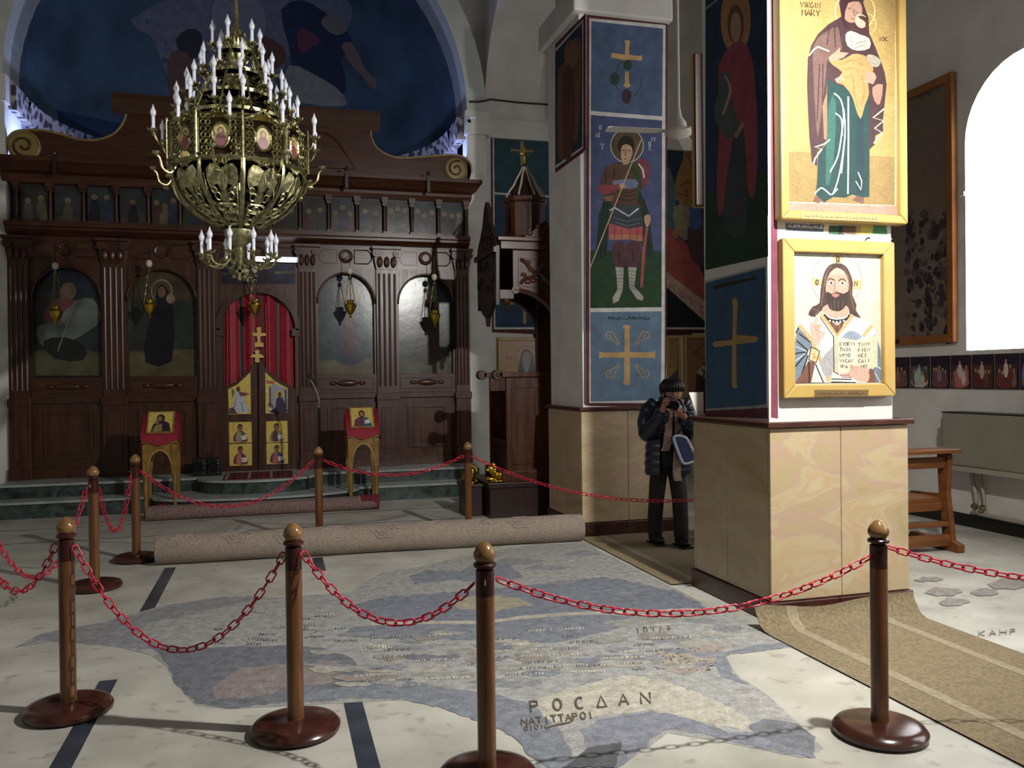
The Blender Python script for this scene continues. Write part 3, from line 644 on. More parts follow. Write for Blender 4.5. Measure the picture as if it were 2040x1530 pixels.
q.lines([[(720, 900), (800, 970)], [(705, 990), (800, 975)], [(710, 1080), (790, 985)], [(735, 1190), (800, 1000)], [(715, 850), (740, 790)], [(735, 850), (830, 920)]], 9, OL); q.lines([[(715, 940), (790, 975)], [(712, 1040), (780, 990)], [(1250, 820), (1290, 900)], [(1280, 1080), (1310, 1100)], [(1260, 1120), (1300, 1190)]], 6, 'c8ccd0')
q.poly([(800, 1040), (850, 1050), (820, 1190), (710, 1190), (760, 1120)], '7a4a34'); q.poly([(1225, 1090), (1255, 1100), (1270, 1190), (1205, 1190)], '7a4a34'); q.lines([[(850, 1060), (905, 1190)], [(805, 1050), (808, 1190)]], 8, OL)
q.poly([(905, 715), (945, 745), (1000, 800), (1055, 745), (1085, 715), (1000, 865)], '7a4830'); q.lines([[(960, 770), (970, 830)], [(1000, 780), (1000, 850)], [(1035, 770), (1030, 820)]], 5, '4a2818')
q.line([(915, 715), (945, 750), (1000, 765), (1060, 750), (1082, 715)], 22, OL, 3); q.line([(915, 706), (945, 738), (1000, 750), (1060, 738), (1080, 706)], 8, 'e8e4dc', 3)
for i in range(5): q.ell(950+i*24, 762+8*math.sin(i*.8), 7, 7, 'e8e4dc', 10)
q.line([(885, 715), (1000, 865), (1110, 722)], 26, 'c99f54'); q.line([(880, 735), (985, 885)], 5, OL); q.line([(735, 790), (830, 905), (870, 1000), (945, 1180)], 26, 'c9a25c'); q.line([(1240, 795), (1180, 870)], 24, 'c9a25c'); q.line([(945, 1180), (975, 1060)], 20, 'd0b078')
q.poly([(1030, 880), (1090, 830), (1150, 850), (1170, 880), (1100, 900)], '8d99a8', 2); q.poly([(880, 1060), (950, 960), (980, 940), (975, 1080), (940, 1160)], ROBS, 2)
q.poly([(820, 945), (880, 975), (855, 1050), (805, 1030)], 'd8b878'); q.line([(820, 942), (880, 972), (855, 1052), (803, 1032), (820, 942)], 7, OL); q.line([(825, 1000), (850, 985), (835, 1020), (850, 1010)], 4, '7a5a20')
q.poly([(835, 925), (815, 850), (812, 790), (825, 765), (840, 790), (845, 740), (860, 715), (868, 740), (862, 790), (885, 770), (895, 790), (880, 830), (915, 830), (915, 860), (885, 900), (875, 930)], 'd4a68e'); q.lines([[(840, 790), (855, 830)], [(862, 790), (865, 830)], [(850, 830), (880, 835), (860, 860)]], 4, '9a6a54')
q.poly([(975, 870), (1130, 895), (1130, 1105), (1010, 1130), (978, 1115)], 'c4bc9c'); q.poly([(1005, 880), (1130, 900), (1130, 1105), (1010, 1130)], 'ddd4b4'); q.poly([(1130, 900), (1200, 880), (1280, 865), (1280, 1080), (1210, 1100), (1130, 1105)], 'd4caa6')
q.line([(975, 870), (978, 1115), (1010, 1132)], 6, OL)
for i, (a, b) in enumerate((('EYOEVI', 'TINY'), ('TWJM', 'FIEN'), ('WYVO', 'MCS'), ('VICAV', 'CAII'), ('YPA', 'WU'))):
    q.text(a, 1018, 935+i*39, 24, 4.5, OL, gap=1.15, wid=.68, tv=.0); q.text(b, 1146+(20 if i == 4 else 0), 940+i*38, 23, 4.5, OL, gap=1.35, wid=.68, tv=-.07)
q.poly([(1010, 1135), (1080, 1120), (1095, 1060), (1120, 1075), (1180, 1085), (1215, 1095), (1225, 1150), (1215, 1185), (1150, 1178), (1090, 1150)], 'd0a188'); q.lines([[(1020, 1140), (1090, 1140)], [(1030, 1150), (1100, 1155)], [(1090, 1070), (1110, 1100)]], 4, '9a6a54')
q.lines([[(960, 1165), (1100, 1168)], [(960, 1185), (1130, 1190)]], 6, OL)
for s_, a, b in (('Q', 995, 350), ('O', 850, 512), ('N', 1120, 520)): q.text(s_, a, b, 34, 6, OL, wid=.6)
b_ = q.build('mosaic_picture', 'mosaic_icon', t); b_.location = -WL(t)
q = Paint('y', 4.722, 1, .2875, 1380, 420); q.poly([(845, 1240), (1220, 1240), (1216, 1284), (845, 1286)], '6d5220'); q.scribble(855, 1272, 1208, 1270, 22, 4, '241a08', 6)
b_ = q.build('name_plate', 'icon', t); b_.location = -WL(t)
hk = MB(); hk.tube([(p.x, 4.72+.03*i, p.z) for i, p in enumerate((py(1726, 476, 4.75), py(1728, 474, 4.75), py(1731, 476, 4.75)))], .006); hk.v = [v-WL(t) for v in hk.v]; hk.build('hanging_hook', 'iron').parent = t

# --- picture seen edge-on on the far side of the near pillar
t = thing('framed_icon', 'dark framed icon seen edge-on behind the near pillar', 'icon', (3.5, 5.66, 2.6))
z1_, z0_ = pxx(1397, 97, 3.04).z, pxx(1397, 408, 3.04).z
MB((3.5, 5.66, 2.6)).box((3.025, 5.625, z0_), (3.98, 5.66, z1_)).build('backboard', 'wood_dark', t, bevel=.012)
frame4(MB((3.5, 5.66, 2.6)), [Vector((3.025, 5.7, z1_)), Vector((3.98, 5.7, z1_)), Vector((3.98, 5.7, z0_)), Vector((3.025, 5.7, z0_))], .06, 1, 5.66, 5.7).build('frame', 'frame_gold', t, bevel=.01)
# small white card on the ledge
c_ = pxx(1395, 830, 3.12)
tag(MB((3.1, 5.74, 1.29)).prism([(3.075, 5.745, 1.291), (3.13, 5.745, 1.291), (3.13, 5.745, 1.47), (2.99+.02, 5.745, 1.47)], (0, .012, 0)).build('paper_card', 'paper'), 'white paper card propped on the near pillar ledge', 'card')
# wall sconce on the right side of the near pillar
p_ = py(1797, 480, 5.0)
sx, sy, sz = 4.12, 5.0, p_.z
t = thing('wall_sconce', 'small metal wall sconce with candle bulbs behind the near pillar', 'sconce', (4.03, sy, sz))
MB((4.03, sy, sz)).box((4.03, sy-.04, sz-.06), (4.045, sy+.04, sz+.06)).build('back_plate', 'brass', t)
for dy in (-.05, .06):
    a = MB((4.03, sy, sz)).tube(crom([(4.04, sy, sz-.02), (4.09, sy+dy*.5, sz-.06), (4.14, sy+dy, sz-.01)], k=4), .006).lathe((4.14, sy+dy, sz-.01), [(.004, 0), (.028, .008), (.022, .014)], 10).build('arm', 'brass', t, smooth=True)
    MB((4.03, sy, sz)).cyl((4.14, sy+dy, sz), (4.14, sy+dy, sz+.1), .011).build('candle_sleeve', 'white_lamp', a)

# --- far pillar front: vine cross, soldier saint, cross with Arabic line
q = Paint('y', 7.9295, 1)
q.poly([(1168, 28), (1330, 40), (1327, 812), (1166, 808)], '5a1a22'); q.poly([(1174, 36), (1326, 50), (1324, 803), (1174, 803)], 'd5d2cc')
q.poly([(1178, 42), (1321, 57), (1319, 232), (1177, 221)], '3f5a80'); q.poly([(1177, 229), (1319, 240), (1318, 612), (1176, 614)], '3c4a78'); q.poly([(1176, 500), (1318, 500), (1318, 612), (1176, 614)], '1f4422'); q.poly([(1176, 622), (1318, 620), (1317, 797), (1177, 800)], '587894')
q.n = 8; GC = 'c8983c'
a = Paint('y', 7.9295, 1, .21574, 1080, 0); a.n = 9
a.poly([(760, 375), (785, 370), (815, 380), (805, 410), (803, 505), (900, 518), (925, 510), (920, 560), (895, 560), (800, 550), (780, 560), (655, 535), (640, 545), (640, 490), (660, 490), (765, 505), (770, 410)], GC)
a.poly([(765, 660), (800, 660), (803, 760), (818, 795), (785, 812), (750, 795), (765, 765)], GC)
a.ell(790, 600, 40, 50, '2c4434'); a.ell(670, 730, 45, 60, '2c4434'); a.ell(780, 890, 45, 70, '44283c'); a.lines([[(670, 690), (720, 580), (760, 580)], [(920, 700), (910, 800), (850, 890)], [(680, 790), (720, 850)]], 8, '2c4434', 3)
b = Paint('y', 7.9295, 1, .28112, 1140, 200); b.n = 11
b.ell(388, 320, 118, 122, 'd8d0b8', 32); b.ell(388, 320, 113, 117, '5a4a30', 32)
b.poly([(240, 460), (330, 440), (420, 440), (480, 450), (500, 560), (480, 640), (540, 780), (580, 1100), (530, 1130), (440, 880), (260, 880), (240, 1110), (160, 1150), (190, 800), (220, 720)], '23382a')
b.poly([(455, 430), (520, 420), (550, 480), (545, 570), (510, 620), (490, 600)], '7a2430', 2); b.line([(470, 450), (500, 490), (510, 550)], 10, 'd8d8d8')
b.poly([(250, 460), (380, 450), (460, 480), (470, 620), (460, 720), (490, 760), (280, 760), (290, 640), (210, 620), (200, 560)], '5c3a28', 2)
b.poly([(385, 455), (450, 440), (490, 520), (490, 640), (450, 640), (440, 560)], '3f4a24', 2); b.poly([(285, 570), (450, 560), (455, 620), (330, 620)], '6a7898', 2)
b.poly([(190, 600), (290, 600), (345, 590), (350, 620), (300, 650), (230, 670), (190, 650)], '8a1c28', 2); b.poly([(225, 680), (290, 670), (285, 715), (225, 715)], '8a4a28'); b.ell(355, 605, 22, 20, 'c49070')
b.poly([(285, 740), (470, 740), (490, 800), (505, 880), (400, 915), (270, 880), (260, 800)], '3d4248'); b.line([(265, 780), (300, 760), (400, 820), (470, 765)], 12, 'b8bcc4'); b.lines([[(290, 830), (390, 860), (490, 835)], [(300, 860), (390, 890), (480, 870)]], 6, '6a7078')
b.poly([(258, 870), (400, 910), (498, 890), (500, 1000), (390, 985), (260, 985)], 'b0241e'); b.poly([(262, 950), (495, 955), (500, 1000), (390, 985), (268, 990)], 'b0642c'); b.lines([[(300, 890), (300, 980)], [(350, 900), (350, 980)], [(410, 910), (410, 985)], [(460, 900), (460, 985)]], 5, '7a1414')
b.poly([(298, 1005), (370, 1010), (375, 1180), (310, 1180), (285, 1100)], '5a3038', 2); b.poly([(390, 1010), (480, 1005), (470, 1180), (390, 1180), (375, 1100)], '5a3038', 2)
b.poly([(305, 1180), (365, 1185), (358, 1340), (330, 1420), (290, 1440), (285, 1400), (320, 1340), (315, 1250)], 'b0aa9c'); b.poly([(395, 1180), (455, 1185), (440, 1320), (505, 1390), (500, 1420), (460, 1410), (405, 1330)], 'b0aa9c')
b.lines([[(308, 1210+i*24), (362, 1216+i*24)] for i in range(6)]+[[(398, 1210+i*24), (450, 1216+i*24)] for i in range(6)], 4, '6d685e')
b.ell(382, 320, 60, 70, '2f2018'); b.poly([(345, 340), (375, 310), (420, 330), (425, 380), (405, 430), (375, 445), (350, 420)], 'c09068', 2); b.lines([[(350, 355), (370, 352)], [(392, 355), (415, 358)], [(380, 350), (375, 395)], [(365, 415), (390, 415)]], 5, '4a2a18'); b.rect(358, 430, 400, 455, 'b88860')
b.lines([[(230, 700), (200, 1120)], [(250, 720), (235, 1100)], [(510, 700), (545, 1090)], [(300, 480), (290, 560)], [(330, 660), (400, 680), (450, 660)], [(320, 690), (400, 712), (455, 690)], [(310, 640), (400, 655), (450, 635)], [(420, 470), (460, 540)], [(330, 1060), (335, 1150)], [(430, 1060), (430, 1150)], [(240, 500), (235, 580)]], 5, '1c2018', 2)
b.line([(490, 275), (300, 750), (125, 1190)], 7, 'c8b078'); b.poly([(510, 820), (550, 810), (555, 860), (530, 900), (515, 870)], 'c09068', 2); b.poly([(520, 900), (540, 900), (520, 1050), (500, 1320), (480, 1330), (495, 1060)], 'a02a1c')
for s_, x_, y_, h_ in (('O', 190, 208, 28), ('A', 165, 262, 30), ('Y', 200, 348, 44), ('T', 182, 262, 30), ('DHI', 535, 230, 30), ('IY', 555, 290, 28), ('O', 540, 320, 26), ('E', 545, 352, 30)): b.text(s_, x_, y_, h_, 5, 'c9c9d2', gap=1.1, wid=.6)
c = Paint('y', 7.9295, 1, .3333, 1140, 590); c.n = 9
c.poly([(300, 180), (325, 170), (350, 180), (342, 200), (345, 335), (480, 335), (495, 325), (497, 375), (480, 368), (345, 368), (344, 510), (350, 525), (325, 533), (303, 523), (312, 505), (312, 368), (180, 366), (160, 375), (162, 330), (180, 337), (312, 335), (313, 200)], GC)
for sx_, sy_ in ((-1, -1), (1, -1), (-1, 1), (1, 1)):
    x_, y_ = 330+sx_*92, 350+sy_*100
    c.lines([[(x_-sx_*40, y_-sy_*44), (x_, y_-sy_*10), (x_+sx_*36, y_+sy_*2), (x_+sx_*28, y_+sy_*34), (x_-sx_*4, y_+sy_*34), (x_-sx_*20, y_+sy_*4), (x_-sx_*44, y_-sy_*34)], [(x_, y_), (x_+sx_*16, y_+sy_*20)]], 7, 'b09058', 3)
c.scribble(212, 136, 468, 136, 18, 5, '1c2430', 9)
for w_ in (q, a, b, c): w_.build('mural_panel', 'mural', FP)
# far pillar left face
q = Paint('x', 2.9795, 1)
q.poly([(1106, 88), (1167, 26), (1167, 300), (1106, 345)], '5a1a22'); q.poly([(1107, 97), (1162, 38), (1162, 295), (1107, 335)], 'c5c2bc'); q.poly([(1107, 103), (1160, 44), (1160, 292), (1107, 330)], '1c3448')
q.poly([(1128, 90), (1150, 75), (1158, 90), (1156, 200), (1148, 280), (1120, 320), (1112, 300), (1110, 200), (1112, 140), (1126, 120)], '6d4426', 2); q.ell(1138, 108, 14, 28, '7d5430'); q.poly([(1122, 150), (1142, 140), (1145, 290), (1122, 315)], '5a3020', 2); q.rect(1163, 300, 1167, 806, 'b9b6b0')
q.build('mural_panel', 'mural', FP)
# ------------------------------------------------------------------ sanctuary steps
def stepline(yf, hw, yb, z):
    pts = [(CX-AR+.02, yf)]
    for i in range(21):
        a = math.pi*(1-i/20); pts.append((-.2+hw*math.cos(a), yf-(yf-yb)*math.sin(a)**.8))
    pts.append((CX+AR-.02, yf)); return pts
for k, (z0, z1, yf, hw, yb) in enumerate(((0, .2, 11.05, 1.25, 10.5), (.2, .37, 11.38, .75, 10.83))):
    bl = stepline(yf+.03, hw-.02, yb+.03, 0)
    s_ = ST(MB().prism([(x, y, z0) for x, y in bl]+[(CX+AR-.02, 12.6, z0), (CX-AR+.02, 12.6, z0)], (0, 0, z1-z0-.03)), 'floor_step', 'step_green', label='%s green marble sanctuary step with a bowed middle' % ('lower', 'upper')[k])
    tl = stepline(yf, hw, yb, 0)
    MB().prism([(x, y, z1-.03) for x, y in tl]+[(CX+AR-.02, 12.6, z1-.03), (CX-AR+.02, 12.6, z1-.03)], (0, 0, .03)).build('step_tread', 'step_top', s_, bevel=.004, seg=1)

# ------------------------------------------------------------------ iconostasis
ZB = .37
IC = thing('iconostasis', 'tall dark wooden altar screen with rows of painted icons', 'altar screen', (-.2, 12.0, ZB))
O_ = WL(IC)
def part(mb, name, m, parent=IC, **k):
    mb.v = [v-O_ for v in mb.v] if mb.o.length == 0 else mb.v; mb.o = O_.copy() if mb.o.length == 0 else mb.o
    return mb.build(name, m, parent, **k)
def ppart(q, name, m, parent=IC):
    q.mb.v = [v-O_ for v in q.mb.v]; q.mb.o = O_.copy(); return q.mb.build(name, m, parent)
PIL = [(-3.2, -2.97), (-2.12, -1.85), (-.96, -.73), (.35, .58), (1.41, 1.70), (2.54, 2.74)]
part(MB().box((-3.2, 12.1, ZB), (2.74, 12.16, 4.3)), 'back_board', 'wood_dark')
def arch_pts(x0, x1, zs, zt, n=18):
    c = (x0+x1)/2; return [(c-(x1-x0)/2*math.cos(math.pi*i/n), zs+(zt-zs)*math.sin(math.pi*i/n)) for i in range(n+1)]
BAYS = [(0, 1), (1, 2), (2, 3), (3, 4), (4, 5)]
for i, (a, b) in enumerate(BAYS):
    x0, x1 = PIL[a][1], PIL[b][0]
    if i != 2:
        zs, zt = 2.66, 3.08
        sp = [(x0, 11.98, 3.16)]+[(x, 11.98, z) for x, z in [(x0, zs)]+arch_pts(x0+.02, x1-.02, zs, zt)+[(x1, zs)]]+[(x1, 11.98, 3.16)]
        f_ = part(MB().prism(sp, (0, .08, 0)), 'arch_panel', 'wood')
        part(MB().tube([(x, 11.975, z) for x, z in arch_pts(x0+.015, x1-.015, zs, zt+.005)], .017, 6), 'arch_moulding', 'wood', f_, smooth=True)
        for sx, xx in ((1, x0+.04), (-1, x1-.04)):
            part(MB().prism([(xx, 11.98, 3.13), (xx+sx*.24, 11.98, 3.13), (xx+sx*.1, 11.98, 3.0), (xx, 11.98, 2.82)], (0, -.012, 0)), 'spandrel_panel', 'wood', f_)
        [part(MB().box((a_, 11.99, 1.6), (a_+.03, 12.08, zs)), 'icon_frame', 'wood') for a_ in (x0, x1-.03)]
        # rail with carved oval
        r_ = part(MB().box((x0, 11.97, 1.40), (x1, 12.1, 1.67)), 'rail', 'wood_h', bevel=.006)
        c = (x0+x1)/2
        fr = MB(); frame4(fr, [Vector((x0+.04, 11.97, 1.63)), Vector((x1-.04, 11.97, 1.63)), Vector((x1-.04, 11.97, 1.46)), Vector((x0+.04, 11.97, 1.46))], .018, 1, 11.95, 11.97); part(fr, 'rail_moulding', 'wood_h', r_)
        part(MB().ell((c, 11.96, 1.545), (.15, .03, .045), 16, 8).ell((c-.2, 11.965, 1.545), (.05, .02, .03), 8, 6).ell((c+.2, 11.965, 1.545), (.05, .02, .03), 8, 6), 'oval_carving', 'wood', r_, smooth=True)
        # base panel
        b_ = part(MB().box((x0, 12.0, ZB), (x1, 12.1, 1.40)).box((x0, 11.96, 1.33), (x1, 12.0, 1.405)).box((x0, 11.97, ZB), (x1, 12.0, ZB+.12)), 'base_panel', 'wood', bevel=.004, seg=1)
        fr = MB(); frame4(fr, [Vector((x0+.14, 12, 1.22)), Vector((x1-.14, 12, 1.22)), Vector((x1-.14, 12, .62)), Vector((x0+.14, 12, .62))], .035, 1, 11.975, 12.0)
        fr.box((x0+.21, 11.99, .69), (x1-.21, 12.0, 1.15)); part(fr, 'panel_moulding', 'wood', b_)
for i, (x0, x1) in enumerate(PIL):
    c = (x0+x1)/2; w = x1-x0
    p = part(MB().box((x0, 11.93, 1.40), (x1, 12.1, 3.14)), 'pilaster', 'wood')
    fl_ = MB()
    nf = 4
    for j in range(nf):
        x = x0+w*(j+.5)/nf; fl_.lathe((x, 11.93, 1.5), [(.018, 0), (.018, 1.58)], 8)
    part(fl_, 'fluting', 'wood', p, smooth=2)
    part(MB().box((x0-.01, 11.9, ZB), (x1+.01, 12.1, 1.40)).box((x0+.04, 11.885, .62), (x1-.04, 11.9, 1.2)).box((x0-.02, 11.88, 1.30), (x1+.02, 11.92, 1.40)).box((x0-.02, 11.88, ZB), (x1+.02, 11.92, ZB+.14)), 'pedestal', 'wood', bevel=.005)
    cp = MB().prism([(x0, 11.92, 3.14), (x1, 11.92, 3.14), (x1+.05, 11.92, 3.42), (x0-.05, 11.92, 3.42)], (0, .12, 0)).box((x0-.06, 11.86, 3.42), (x1+.06, 12.05, 3.46))
    for s_ in (-1, 1): cp.lathe((c+s_*w*.5, 11.88, 3.36), [(.055, 0), (.055, .08)], 12, None, (0, 1, 0)).lathe((c+s_*w*.5, 11.87, 3.36), [(.022, 0), (.03, .02)], 10, None, (0, 1, 0))
    for j in range(3): cp.ell((x0+w*(j+.5)/3, 11.9, 3.24), (w/7, .03, .08), 8, 6)
    part(cp, 'capital', 'wood', bevel=.004, smooth=2)
# frieze between the capitals
for a, b in BAYS:
    x0, x1 = PIL[a][1]+.06, PIL[b][0]-.06; c = (x0+x1)/2
    f_ = part(MB().box((x0-.1, 12.0, 3.14), (x1+.1, 12.1, 3.5)), 'frieze', 'wood_h')
    for s_ in (-1, 1):
        e0, e1 = c+s_*.12, (x0 if s_ < 0 else x1)
        g = [(e0, 3.22), (e1-s_*.05, 3.22), (e1, 3.27), (e1, 3.36), (e1-s_*.05, 3.41), (e0, 3.41)]
        part(MB().tube([(x, 11.995, z) for x, z in g], .009, 5, closed=True), 'cartouche', 'wood_h', f_)
    part(MB().lathe((c, 12.0, 3.32), [(.1, 0), (.085, .02), (.05, .012), (.05, .035), (.02, .035)], 18, None, (0, -1, 0)), 'roundel', 'wood', f_, smooth=2)
# ledge, small icon gallery, cornice: each a moulded beam
def beam(prof, x0, x1, name, ret=0):
    rings = [[Vector((x0-ret*(12.0-y), y, z)) for y, z in prof], [Vector((x1+ret*(12.0-y), y, z)) for y, z in prof]]
    return part(MB().loft(rings), name, 'wood_h')
beam([(12.1, 3.48), (11.9, 3.48), (11.82, 3.53), (11.82, 3.56), (11.78, 3.57), (11.78, 3.625), (12.1, 3.625)], -3.2, 2.74, 'ledge_moulding')
XG = [-3.1+.387*i for i in range(16)]; XG[-1] = 2.72
for i in range(15):
    x0, x1 = XG[i]+.035, XG[i+1]-.035
    part(MB().box((x0, 12.02, 3.64), (x1, 12.06, 4.14)), 'gallery_panel', 'wood_dark')
for x in XG:
    c_ = MB().box((x-.03, 11.94, 3.625), (x+.03, 12.02, 3.68)).lathe((x, 11.98, 3.68), [(.022, 0), (.018, .36)], 10).box((x-.032, 11.94, 4.04), (x+.032, 12.02, 4.09)).box((x-.045, 11.92, 4.09), (x+.045, 12.02, 4.16))
    part(c_, 'colonnette', 'wood', smooth=2)
beam([(12.1, 4.14), (11.93, 4.14), (11.9, 4.2), (11.9, 4.24), (11.82, 4.27), (11.74, 4.34), (11.7, 4.37), (11.7, 4.42), (12.1, 4.42)], -3.2, 2.74, 'cornice_moulding', .55)
for (u, v) in ((690, 358), (853, 372), (110, 330)):
    x = py(u, v, 11.7).x; part(MB().box((x-.02, 11.66, 4.2), (x+.02, 11.71, 4.45)).ell((x, 11.67, 4.46), (.03, .03, .035), 8, 6), 'lamp_bracket', 'wood_dark')
# scrolled crest on top
sil = [(28, 318), (18, 300), (16, 282), (28, 266), (50, 261), (90, 262), (125, 270), (160, 280), (195, 280), (225, 270), (243, 252), (252, 232), (250, 212), (236, 200), (222, 187), (490, 208), (757, 228), (744, 240), (738, 252), (739, 275), (750, 296), (772, 310), (800, 316), (850, 313), (895, 310), (922, 314), (936, 328), (938, 345), (930, 362)]
pts = [py(u, v, 12.04) for u, v in sil]
for p in pts[:1]+pts[-1:]: p.z = 4.40
cr_ = part(MB().prism([Vector((p.x, 12.0, p.z)) for p in pts], (0, .1, 0)), 'crest_board', 'wood_h')
part(MB().tube([Vector((p.x, 12.0, p.z)) for p in crom(pts[1:14], k=3)], .016, 6), 'gilt_edge', 'gilt', cr_, smooth=True)
part(MB().tube([Vector((p.x, 12.0, p.z)) for p in crom(pts[18:28], k=3)], .016, 6), 'gilt_edge', 'gilt', cr_, smooth=True)
zt = 5.33
part(MB().loft([[Vector((x+s_*(.0 if q_ else .0), y, z)) for y, z in ((12.1, 5.1), (11.98, 5.1), (11.88, 5.28), (11.88, 5.34), (12.1, 5.34))] for x, s_, q_ in ((py(222, 187, 11.95).x, -1, 0), (py(757, 228, 11.95).x, 1, 0))]), 'crest_cornice', 'wood_h', cr_)
fr = MB()
pz0, pz1 = 4.55, 5.02
for pl in ([(-1.55, pz0), (-1.35, pz1-.1), (-1.2, pz1), (.75, pz1), (.9, pz1-.1), (1.15, pz0)],): fr.tube([(x, 11.995, z) for x, z in pl], .014, 5, closed=True)
part(fr, 'crest_moulding', 'wood_h', cr_)
for u, v, rr in ((48, 290, .19), (909, 337, .165)):
    p = py(u, v, 11.97); s_ = -1 if u < 500 else 1
    w_ = part(MB().lathe((p.x, 12.0, p.z), [(rr, 0), (rr, .03), (rr*.88, .045), (rr*.84, .03), (0.01, .035)], 24, None, (0, -1, 0)), 'scroll_rosette', 'gilt', cr_, smooth=2)
    sp = [(p.x+s_*.0+rr*.75*(1-t*.8)*math.cos(s_*(1.2+t*8)), 11.955, p.z+rr*.75*(1-t*.8)*math.sin(s_*(1.2+t*8))) for t in [j/20 for j in range(21)]]
    part(MB().tube(sp, .014, 5), 'scroll_spiral', 'wood', w_, smooth=True)

# door bay: arch, lintel picture, curtain, doors
x0, x1 = PIL[2][1], PIL[3][0]
sp = [(x0, 3.14)]+[(x0, 2.3)]+arch_pts(x0+.06, x1-.06, 2.3, 2.78)+[(x1, 2.3), (x1, 3.14)]
d_ = part(MB().prism([(x, 11.98, z) for x, z in sp], (0, .1, 0)), 'door_arch', 'wood')
part(MB().prism([(x, 11.94, z) for x, z in arch_pts(x0+.05, x1-.05, 2.28, 2.79)+arch_pts(x0-.02, x1+.02, 2.28, 2.87)[::-1]], (0, .05, 0)), 'arch_moulding', 'wood', d_)
for s_, xe in ((1, x0), (-1, x1)): part(MB().box((xe, 11.94, 2.2), (xe+s_*.1, 12.0, 2.3)).box((xe, 11.97, ZB), (xe+s_*.06, 12.08, 2.2)), 'door_jamb', 'wood', d_)
q = Paint('y', 11.978); q.poly([(440, 520), (588, 520), (588, 566), (440, 566)], '26304a'); q.line([(440, 545), (588, 542)], 5, '6a5c28'); q.poly([(500, 524), (540, 522), (545, 560), (495, 562)], '3a2c3c', 2)
ppart(q, 'lintel_picture', 'icon_dark')
nx = 60; g = []
for j in range(12):
    z = .8+2.02*j/11; g.append([Vector((x0+.02+(x1-x0-.04)*i/nx, 12.055+.034*math.sin(i*.45+.4*math.sin(i*.17))+.006*math.sin(i*1.3), z)) for i in range(nx+1)])
cu = part(MB().loft(g, closed=False), 'curtain', 'curtain_red', smooth=True)
th = MB()
for i, a in ((6, .1), (16, -.05), (24, .2), (36, 0), (44, .15), (54, -.1)):
    th.tube([(x0+.02+(x1-x0-.04)*(i+a*j)/nx, 12.035+.034*math.sin(i*.45+.4*math.sin(i*.17)), .95+1.7*j/10) for j in range(11)], .004, 4)
part(th, 'silver_thread', 'silver_thread', cu)
def pxs(pts, Y, dy): return MB().prism([py(u, v, Y) for u, v in pts], (0, dy, 0))
CRS = [(511, 653), (520, 651), (520, 663), (530, 664), (530, 669), (519, 670), (519, 681), (525, 684), (525, 691), (507, 691), (507, 684), (513, 681), (512, 670), (502, 668), (502, 663), (512, 663)]
part(pxs(CRS, 12.01, .01), 'curtain_cross', 'cross_gold', cu)
for k, (outl, ics, xh) in enumerate((
    ([(425, 948), (425, 782), (440, 776), (470, 760), (495, 738), (505, 724), (513, 722), (514, 942)], [[(335, 430), (420, 385), (480, 330), (535, 275), (540, 650), (342, 655)], [(342, 725), (545, 722), (548, 908), (345, 912)], [(345, 922), (548, 916), (550, 1112), (348, 1116)]], 0),
    ([(515, 942), (515, 722), (523, 724), (535, 738), (560, 758), (585, 772), (600, 778), (600, 938)], [[(668, 275), (740, 345), (800, 385), (868, 420), (868, 640), (672, 648)], [(675, 717), (866, 713), (870, 902), (678, 907)], [(678, 913), (870, 909), (873, 1096), (681, 1102)]], 1))):
    lf = part(MB().prism([py(u, v, 11.99) for u, v in outl], (0, .035, 0)), 'royal_door_leaf', 'wood', bevel=.006)
    for n_, ic in enumerate(ics):
        q = Paint('y', 11.9895, 1, .2222, 380, 680); q.poly(ic, 'd8b81c')
        if n_ == 0 and k == 0:
            q.poly([(380, 560), (400, 470), (430, 440), (480, 470), (490, 540), (520, 600), (500, 640), (380, 640), (350, 620)], 'b8bcc0', 2); q.ell(425, 428, 20, 24, '6a3a20'); q.poly([(430, 450), (490, 460), (530, 470), (480, 492), (440, 490)], '7a3a2a'); q.poly([(365, 420), (400, 450), (370, 510)], '6a6c74'); q.lines([[(410, 500), (380, 620)], [(450, 540), (470, 630)]], 7, '6a7078'); q.poly([(345, 600), (380, 590), (420, 650), (345, 650)], '5a3a3c')
        elif n_ == 0:
            q.poly([(700, 400), (760, 380), (860, 430), (865, 640), (700, 640)], '9aa0a4'); q.poly([(670, 350), (760, 360), (740, 385), (680, 375)], 'b03a28'); q.line([(850, 430), (855, 630)], 14, '26284a'); q.line([(710, 410), (712, 560)], 12, '26284a'); q.ell(795, 480, 34, 40, 'd0a830'); q.ell(797, 478, 18, 26, '5a3428'); q.poly([(770, 510), (820, 505), (860, 600), (855, 640), (710, 640), (760, 580)], '33244a', 2); q.poly([(700, 600), (760, 580), (750, 610), (710, 615)], 'd8d8d8')
        else:
            cx_ = sum(p[0] for p in ic)/4; cy_ = sum(p[1] for p in ic)/4; cc = (('6b4a34', 'a09078'), ('702a3a', 'b06a4a'), ('8a7a58', '4a3c30'), ('2c3a78', 'b0402c'))[(n_-1)+2*k]
            q.poly([(cx_-60, cy_+85), (cx_-55, cy_+20), (cx_-20, cy_-15), (cx_+20, cy_-15), (cx_+58, cy_+30), (cx_+60, cy_+85)], cc[0], 2); q.poly([(cx_-30, cy_), (cx_, cy_-10), (cx_+10, cy_+80), (cx_-40, cy_+80)], cc[1], 2)
            q.ell(cx_-5, cy_-42, 24, 30, '8a5a34'); q.poly([(cx_-28, cy_-40), (cx_-18, cy_-72), (cx_+10, cy_-75), (cx_+22, cy_-45), (cx_+5, cy_-58)], '4a2c18', 2); q.poly([(cx_+5, cy_+30), (cx_+58, cy_+20), (cx_+60, cy_+60), (cx_+15, cy_+70)], 'd8d0c0')
        ppart(q, 'door_icon', 'icon', lf)
